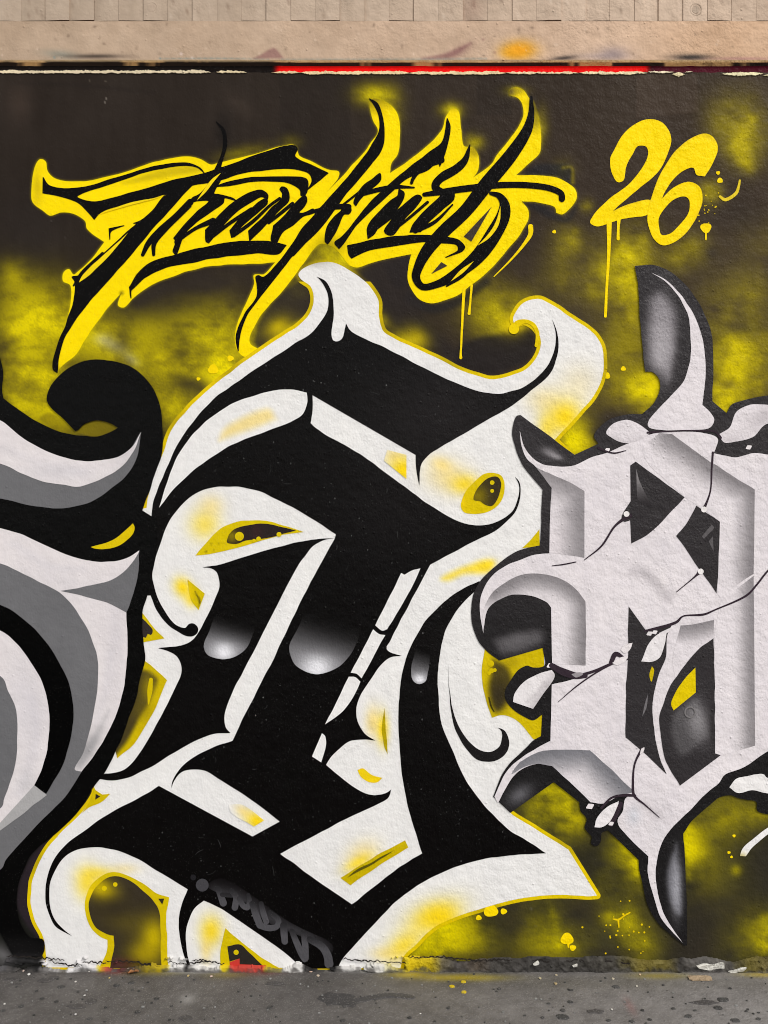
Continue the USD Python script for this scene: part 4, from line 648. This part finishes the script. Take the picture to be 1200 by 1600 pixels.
for s in ('863,884,1.5 880,882,2.5 900,878,2', '913,875,1.5 940,853,3.5 960,823,4 973,812,6 984,806,9', '1057,925,1.5 1087,900,3.5 1095,892,8', '872,1097,1 900,1073,2.5 930,1052,3 957,1037,4 980,1030,3', '905,1056,6 930,1048,5 957,1036,4 975,1030,3', '1008,986,4 1057,972,5 1067,963,3 1100,960,4 1117,953,3 1167,930,4 1183,913,3.5 1202,890,3.5 1240,865,3', '1114,707,4 1112,733,3.5 1110,767,3 1102,790,5 1098,797,8', '1003,1170,5 992,1193,3.5 989,1223,4 991,1243,5 1007,1257,3 1030,1277,1.5', '1012,676,4 1040,674,3 1083,673,3 1118,675,4 1126,684,5', '935,700,4 950,706,3 960,708,3 978,704,1.5', '940,1262,5 955,1247,4 970,1243,5 992,1243,5', '862,1040,10 880,1050,13 900,1056,12 915,1056,8', '955,1035,8 962,1022,9 975,1028,5', '970,1256,8 962,1275,8 955,1288,9'):
    coat(stone, 'crack', stroke(' '.join(','.join([*t.split(',')[:2], str(float(t.split(',')[2]) * .85)]) for t in s.split())), CR, 7.4)
for x, y in ((979, 803), (1095, 893), (1100, 796)):
    coat(stone, 'stone_chip', Point(x, y).buffer(4.5, 6), (236, 232, 232), 8.2)
coat(stone, 'stone_chip', '970,1016! 976,1007 988,1004! 985,1013 976,1021', (226, 220, 222), 8.2); coat(stone, 'stone_chip', '957,1036! 968,1028 980,1026 978,1032 965,1039', (226, 220, 222), 8.2); coat(stone, 'stone_chip', '1000,1179! 1003,1170 1007,1168 1006,1175', (226, 220, 222), 8.2); coat(stone, 'stone_chip', '893,1053! 905,1050 912,1053 900,1058', (150, 144, 148), 8.2)
coat(wall, 'white_hook', '1156,1338! 1160,1327 1177,1310 1200,1293 1300,1250! 1300,1262! 1200,1303 1180,1320 1165,1338!', (236, 234, 234), 2, [('b', 1159, 1343, 8, 9, 0, .9, (170, 152, 60))], h=2.5, label='thin white hooked stroke at lower right')

# ------------------------------------------------------------------ crumbling foot of the wall
v, f = grid(np.arange(-620, 1840, 1.6), np.arange(1493, 1522.1, 1.5))
stops = [(-620, (40, 38, 40)), (0, (92, 90, 92)), (16, (60, 58, 60)), (30, (20, 19, 20)), (62, (18, 17, 18)), (74, (200, 198, 200)), (150, (214, 212, 212)), (158, (196, 172, 20)), (168, (170, 80, 60)), (182, (96, 44, 48)), (205, (64, 52, 40)), (232, (140, 122, 16)), (262, (190, 166, 14)), (268, (214, 212, 210)), (288, (216, 214, 212)), (293, (30, 28, 28)), (299, (210, 208, 206)), (342, (216, 214, 210)), (346, (208, 184, 8)), (358, (200, 176, 10)), (361, (190, 66, 56)), (412, (186, 60, 50)), (418, (204, 178, 10)), (438, (206, 184, 20)), (442, (214, 212, 208)), (470, (214, 212, 210)), (477, (20, 18, 19)), (524, (18, 17, 17)), (532, (196, 194, 192)), (600, (206, 204, 198)), (622, (214, 196, 60)), (640, (214, 188, 8)), (672, (190, 166, 10)), (690, (92, 84, 60)), (712, (66, 62, 60)), (745, (98, 86, 74)), (770, (70, 66, 62)), (850, (66, 63, 60)), (960, (74, 70, 62)), (1000, (128, 114, 40)), (1040, (118, 106, 44)), (1060, (62, 58, 54)), (1085, (110, 106, 102)), (1130, (120, 116, 110)), (1140, (70, 66, 60)), (1170, (130, 118, 50)), (1200, (120, 108, 60)), (1840, (66, 62, 58))]
sx = np.array([s[0] for s in stops], float); sc = np.array([s[1] for s in stops], float)
wx = v[:, 0] + (fbm2(v, 14, 71, 3) - .5) * 14
col = np.stack([np.interp(wx, sx, sc[:, i]) for i in range(3)], -1)
nn = fbm2(v, 24, 72, 5, 1, 1.6); fine = fbm2(v, 7, 73, 3)
lip = 1495.5 + (meshkit.fbm(np.stack([v[:, 0] / 60, v[:, 0] * 0, v[:, 0] * 0 + 9], -1), 5, 74) - .5) * (12 + 8 * smooth01((v[:, 0] - 640) / 60))      # where the render has broken away
t = (v[:, 1] - lip) / 3.0
thick = .0045 + .006 * smooth01((v[:, 0] - 630) / 60)                 # the foot is thin under the letter, a rough kerb of mortar further right
out = thick * smooth01(t) * (.8 + .4 * smooth01(t / 5)) + ((nn - .5) * .014 + (fine - .5) * .011) * smooth01(t) * (.35 + thick * 70)
bare = smooth01((v[:, 0] - 622 + (nn - .5) * 50) / 24) + smooth01((fbm2(v, 20, 78, 4, .6, 2.0) - .60 + .25 * smooth01((v[:, 1] - 1505) / 10)) / .04)
out = np.where((t <= 0) | (bare < .3), -.006, np.maximum(out, .0005) + .0085 * (v[:, 0] < 640))
splash = fbm2(v, 10, 77, 4)[:, None]
gr = smooth01((v[:, 1:] - 1509 + (splash - .5) * 26) / 8) * .8
col = col * (1 - gr) + np.array([80, 77, 75]) * gr + ((fine - .5) * 60 + (fbm2(v, 3.5, 79, 2) - .5) * 50)[:, None] * smooth01((wx[:, None] - 640) / 60)
col = col * (1 - .2 * smooth01((wx[:, None] - 680) / 60))
obj('crumbled_foot', (at(v[:, 0], v[:, 1], 0) - np.stack([0 * out, out, 0 * out], -1), f), M_FOOT, wall, paint=lin(col), smooth=True)

for s_ in ('75,1500,2 110,1508,3 140,1503,2 150,1504,3 165,1504,2', '165,1502,2 200,1503,2.5 235,1508,4 258,1514,3', '262,1503,2 290,1506,2 310,1504,3 322,1500,2', '300,1500,2 320,1502,3 350,1505,2', '535,1498,2 560,1501,3 600,1503,2 640,1505,2', '640,1496,2 690,1496,3 740,1500,3 800,1500,2', '820,1502,3 880,1501,2 960,1503,3 1010,1508,3 1040,1507,2', '10,1494,2 60,1496,2.5 100,1500,2'):
    r_ = line(s_, 1.5); jj = np.random.default_rng(len(s_)).normal(0, 1.1, len(r_)); r_[:, 1] += np.convolve(jj, [.3, .4, .3], 'same') * 1.6
    r_[:, 2] *= .62 * (.5 + np.random.default_rng(3).random(len(r_)))
    coat(wall, 'wall_crack', unary_union([LineString([a_[:2], b_[:2]]).buffer(a_[2] / 2, 3) for a_, b_ in zip(r_[:-1], r_[1:])]), (44, 40, 38), 13)

# ------------------------------------------------------------------ spots and stains on the ground, and litter
rng = random.Random(8)
def blot(px, py, rx, ry, c, name='gum_spot', thick=.0012, seed=0, rot=0.0, lab=None):
    x, y = gp(px, py); n = 16; r = random.Random(int(px * 7 + py + seed))
    ang = np.linspace(0, 2 * math.pi, n, endpoint=False)
    rad = np.array([1 + r.uniform(-.22, .22) for _ in ang])
    ex, ey = rx * U * rad * np.cos(ang), ry * U * rad * np.sin(ang)
    ex, ey = ex * math.cos(rot) - ey * math.sin(rot), ex * math.sin(rot) + ey * math.cos(rot)
    ringo = np.stack([x + ex, y + ey, np.full(n, -.001)], -1); ringi = np.stack([x + ex * .82, y + ey * .82, np.full(n, thick + .001)], -1)
    V = np.vstack([ringo, ringi, [[x, y, thick * 1.15 + .001]]]); i = np.arange(n); j = (i + 1) % n
    F = np.vstack([np.stack([i, j, j + n], -1), np.stack([i, j + n, i + n], -1), np.stack([i + n, j + n, np.full(n, 2 * n)], -1)])
    return obj(name, (V, F), M_GROUND, ground, paint=np.tile(lin(c), (len(V), 1)), label=lab)
for px, py, r in ((95, 1542, 7), (182, 1539.5, 6), (33, 1572, 6), (66, 1560, 4), (57, 1548, 3), (88, 1565, 4), (215, 1581, 5), (245, 1560, 5), (1122, 1574.5, 8), (1149, 1594.5, 8), (879, 1588.5, 11), (879, 1578.5, 5), (1004, 1578.5, 3.5), (1052, 1576, 4), (1075, 1588, 7), (987, 1596, 5), (951, 1594.5, 4), (962, 1542, 7), (891, 1565.5, 5), (535, 1594.5, 5), (1141, 1544.5, 3), (857, 1568, 3), (1036, 1539, 2.5), (890, 1547, 2.5), (1130, 1562, 10), (1185, 1592, 4), (1166, 1580, 3), (140, 1592, 5), (5, 1579, 4), (165, 1574, 3), (205, 1535, 6), (780, 1545, 4), (640, 1590, 4), (420, 1575, 5), (700, 1575, 3), (847, 1590, 3), (1015, 1593, 4)):
    g = rng.randint(54, 70); blot(px, py, r * .82, r * .55, (g, g - 1, g - 2))
for px, py, rx, ry in ((70, 1531, 12, 10), (85, 1527, 8, 6), (20, 1530, 14, 8), (120, 1572, 14, 9), (143, 1564, 9, 11), (27, 1537, 8, 4), (430, 1536, 14, 8), (1100, 1566, 22, 9), (290, 1590, 10, 12), (930, 1580, 12, 8)):
    blot(px, py, rx, ry * .6, (70, 67, 66), 'dark_stain', .0002)
for s, rr in (('525,1560', (26, 16)), ('545,1566', (16, 12))):
    px, py = map(float, s.split(',')); blot(px, py, *rr, (62, 60, 60),'wet_stain', .0002, lab='dark damp tadpole-shaped stain' if rr[0] == 26 else None)
for i in range(15):
    t = i / 14; blot(560 + 80 * t, 1562 - 8 * math.sin(t * 2.4) + 1, 8, 6, (66, 64, 64),'wet_stain', .0002, i)
for px, py in ((725, 1550), (706, 1541), (724, 1534)): blot(px, py, 4, 3.4, (196, 170, 20), 'paint_spot', .0008)
for _ in range(150):
    px, py = rng.uniform(-30, 1230), 1518 + 82 * rng.random() ** .8; g = rng.choice((50, 56, 60, 66, 120, 136)); r = rng.uniform(.5, 1.5)
    blot(px, py, r * rng.uniform(1, 1.8), r, (g, g, g - 2), 'ground_speck', .0007)

def chip(px, py, size, c, label, name='paint_chip', cat='paint chip', group=None, lift=0.0):
    x, y = gp(px, py); r = random.Random(int(px * 13 + py * 3))
    pts = [(x + size * U * math.cos(a) * r.uniform(.6, 1.2), y + size * U * 1.2 * math.sin(a) * r.uniform(.6, 1.2), z) for a in np.linspace(0, 6.0, 7) for z in (0.0, size * U * r.uniform(.25, .6))]
    m = trimesh.Trimesh(np.array(pts)).convex_hull
    p = obj(name, m, M_FOOT, paint=np.tile(lin(c), (len(m.vertices), 1))); tag(stage.GetPrimAtPath(p), label, cat, group)
CHIP_LABELS = ['pinkish paint chip at the wall foot under the black curled letter', 'larger white paint chip just in front of the pinkish one at far left', 'white paint chip at the wall foot left of the dry leaf', 'small pale chip out on the ground before and left of the dry leaf', 'small yellowish chip just left of and in front of the dry leaf', 'pale chip on the left ground midway between wall and picture bottom', 'pale chip at the very left edge of the ground', 'pale chip nearest the viewer on the left side of the ground', 'large pinkish chip at the wall foot below the small grey tag', 'tan chip just in front of the large pinkish chip below the grey tag', 'pinkish chip on the ground in front of the yellow and red triangle', 'yellowish chip on the ground below the thin black stroke between two white curls', 'lone white chip near the picture bottom, right of the damp tadpole stain', 'white chip near the picture bottom, left of the faint red mark', 'tan chip farthest from the wall of three below the two yellow dots', 'greyish chip leftmost of three below the two yellow dots', 'pale chip nearest the wall of three below the two yellow dots', 'white chip on open ground well left of the tan scrap', 'beige chip close to the wall left of the tan scrap', 'pale chip on the ground left below the pointed tail of the cracked letter']
for lab, (px, py, s, c) in zip(CHIP_LABELS, ((37, 1517, 2.5, (200, 180, 170)), (45, 1522.5, 3, (210, 208, 205)), (140, 1517.5, 3, (205, 202, 196)), (118, 1534, 2, (200, 196, 190)), (171, 1528, 1.6, (200, 180, 110)), (132, 1555.5, 2, (205, 203, 200)), (7, 1569, 2, (205, 203, 200)), (118, 1585, 2, (190, 188, 186)), (486, 1518, 3.5, (222, 190, 170)), (497, 1524.5, 3, (205, 190, 170)), (330, 1526, 2.6, (214, 190, 180)), (294, 1525, 2.6, (190, 170, 120)), (657, 1584, 1.6, (220, 218, 214)), (956, 1577.5, 2.2, (220, 218, 214)), (868, 1537, 3, (180, 160, 120)), (844, 1529, 2.5, (170, 160, 130)), (869, 1524, 2.5, (190, 176, 150)), (995, 1541, 2, (220, 214, 200)), (1000, 1523, 2, (205, 180, 150)), (958, 1529.5, 2.5, (190, 180, 160)))):
    chip(px, py, s * .8, c, lab, group='pale paint chips scattered on the ground')
# a curled dry leaf against the foot of the wall
leaf = thing('dry_leaf', 'curled brown dry leaf on the ground against the foot of the wall', 'leaf', (*gp(208, 1522), 0.0))
u_, w_ = np.meshgrid(np.linspace(0, 1, 14), np.linspace(-1, 1, 7)); half = np.sin(u_ ** .8 * math.pi) * .011
L = np.stack([(u_ - .5) * .036, w_ * half + .004 * np.sin(u_ * 3), .003 + .006 * (w_ ** 2) * np.sin(u_ * math.pi) + .006 * u_ ** 2 + .0012 * np.sin(u_ * 17 + w_ * 5)], -1).reshape(-1, 3)
ii = np.arange(98).reshape(7, 14); LF = np.stack([ii[:-1, :-1], ii[:-1, 1:], ii[1:, 1:], ii[1:, :-1]], -1).reshape(-1, 4)
obj('blade', (L, LF), M_FOOT, leaf, paint=np.tile(lin((152, 104, 66)), (98, 1)) * (0.75 + .5 * np.random.default_rng(2).random((98, 1))), smooth=True)
st = trimesh.creation.cylinder(.0009, .02, sections=6); st.apply_transform(trimesh.transformations.rotation_matrix(1.45, [0, 1, .2])); st.apply_translation([-.026, .001, .0045]); obj('stem', st, M_FOOT, leaf, paint=np.tile(lin((96, 70, 48)), (len(st.vertices), 1)))
m = trimesh.creation.icosphere(1, 1.0); m.vertices *= np.array([.007, .006, .005]) * (1 + .25 * np.sin(m.vertices[:, :1] * 5 + m.vertices[:, 1:2] * 7)); m.apply_translation([*gp(202, 1516.5), .004]); p = obj('stone', m, M_FOOT, paint=np.tile(lin((150, 138, 122)), (len(m.vertices), 1)), smooth=True); tag(stage.GetPrimAtPath(p), 'small beige stone just left of the dry leaf', 'stone')
# flat scrap of torn board on the right
x, y = gp(1094, 1529.5)
ang = np.linspace(0, 2 * math.pi, 40, endpoint=False); rr = np.random.default_rng(4).uniform(.9, 1.08, 40)
sq = Polygon(np.stack([x + .034 * np.sign(np.cos(ang)) * np.abs(np.cos(ang)) ** .35 * rr, y + .012 * np.sign(np.sin(ang)) * np.abs(np.sin(ang)) ** .35 * rr], -1)).buffer(0)
m = trimesh.creation.extrude_polygon(sq, .003, engine='earcut'); m.apply_translation([0, 0, .001])
p = obj('cardboard_scrap', m, M_FOOT, paint=np.tile(lin((172, 150, 122)), (len(m.vertices), 1))); tag(stage.GetPrimAtPath(p), 'flat tan torn scrap lying on the ground near the wall, right side', 'scrap')
# loose white flakes of render leaning at the foot
for pts, lab, dy in (('1084,1504! 1100,1500 1112,1502 1126,1498 1128,1508! 1105,1511 1090,1509', 'largest white torn flake of render at the foot of the wall, right side', .02), ('1134,1513! 1150,1508 1162,1506 1158,1513 1142,1517', 'ragged white flake of render just right of the largest one', .022), ('830,1500! 838,1495 840,1501 832,1503', 'small cream flake stuck at the wall foot right of the yellow spray', .02), ('892,1503! 900,1501 900,1505 894,1506', 'tiny white flake at the wall foot under the two yellow dots', .02)):
    m = slab(poly(pts), -dy, .003); m.vertices[:, 1] += (np.sin(m.vertices[:, 0] * 160) * .0015 - (m.vertices[:, 2] - .02) * .25)
    p = obj('render_flake', m, M_FOOT, paint=np.tile(lin((224, 222, 214)), (len(m.vertices), 1))); tag(stage.GetPrimAtPath(p), lab, 'flake')
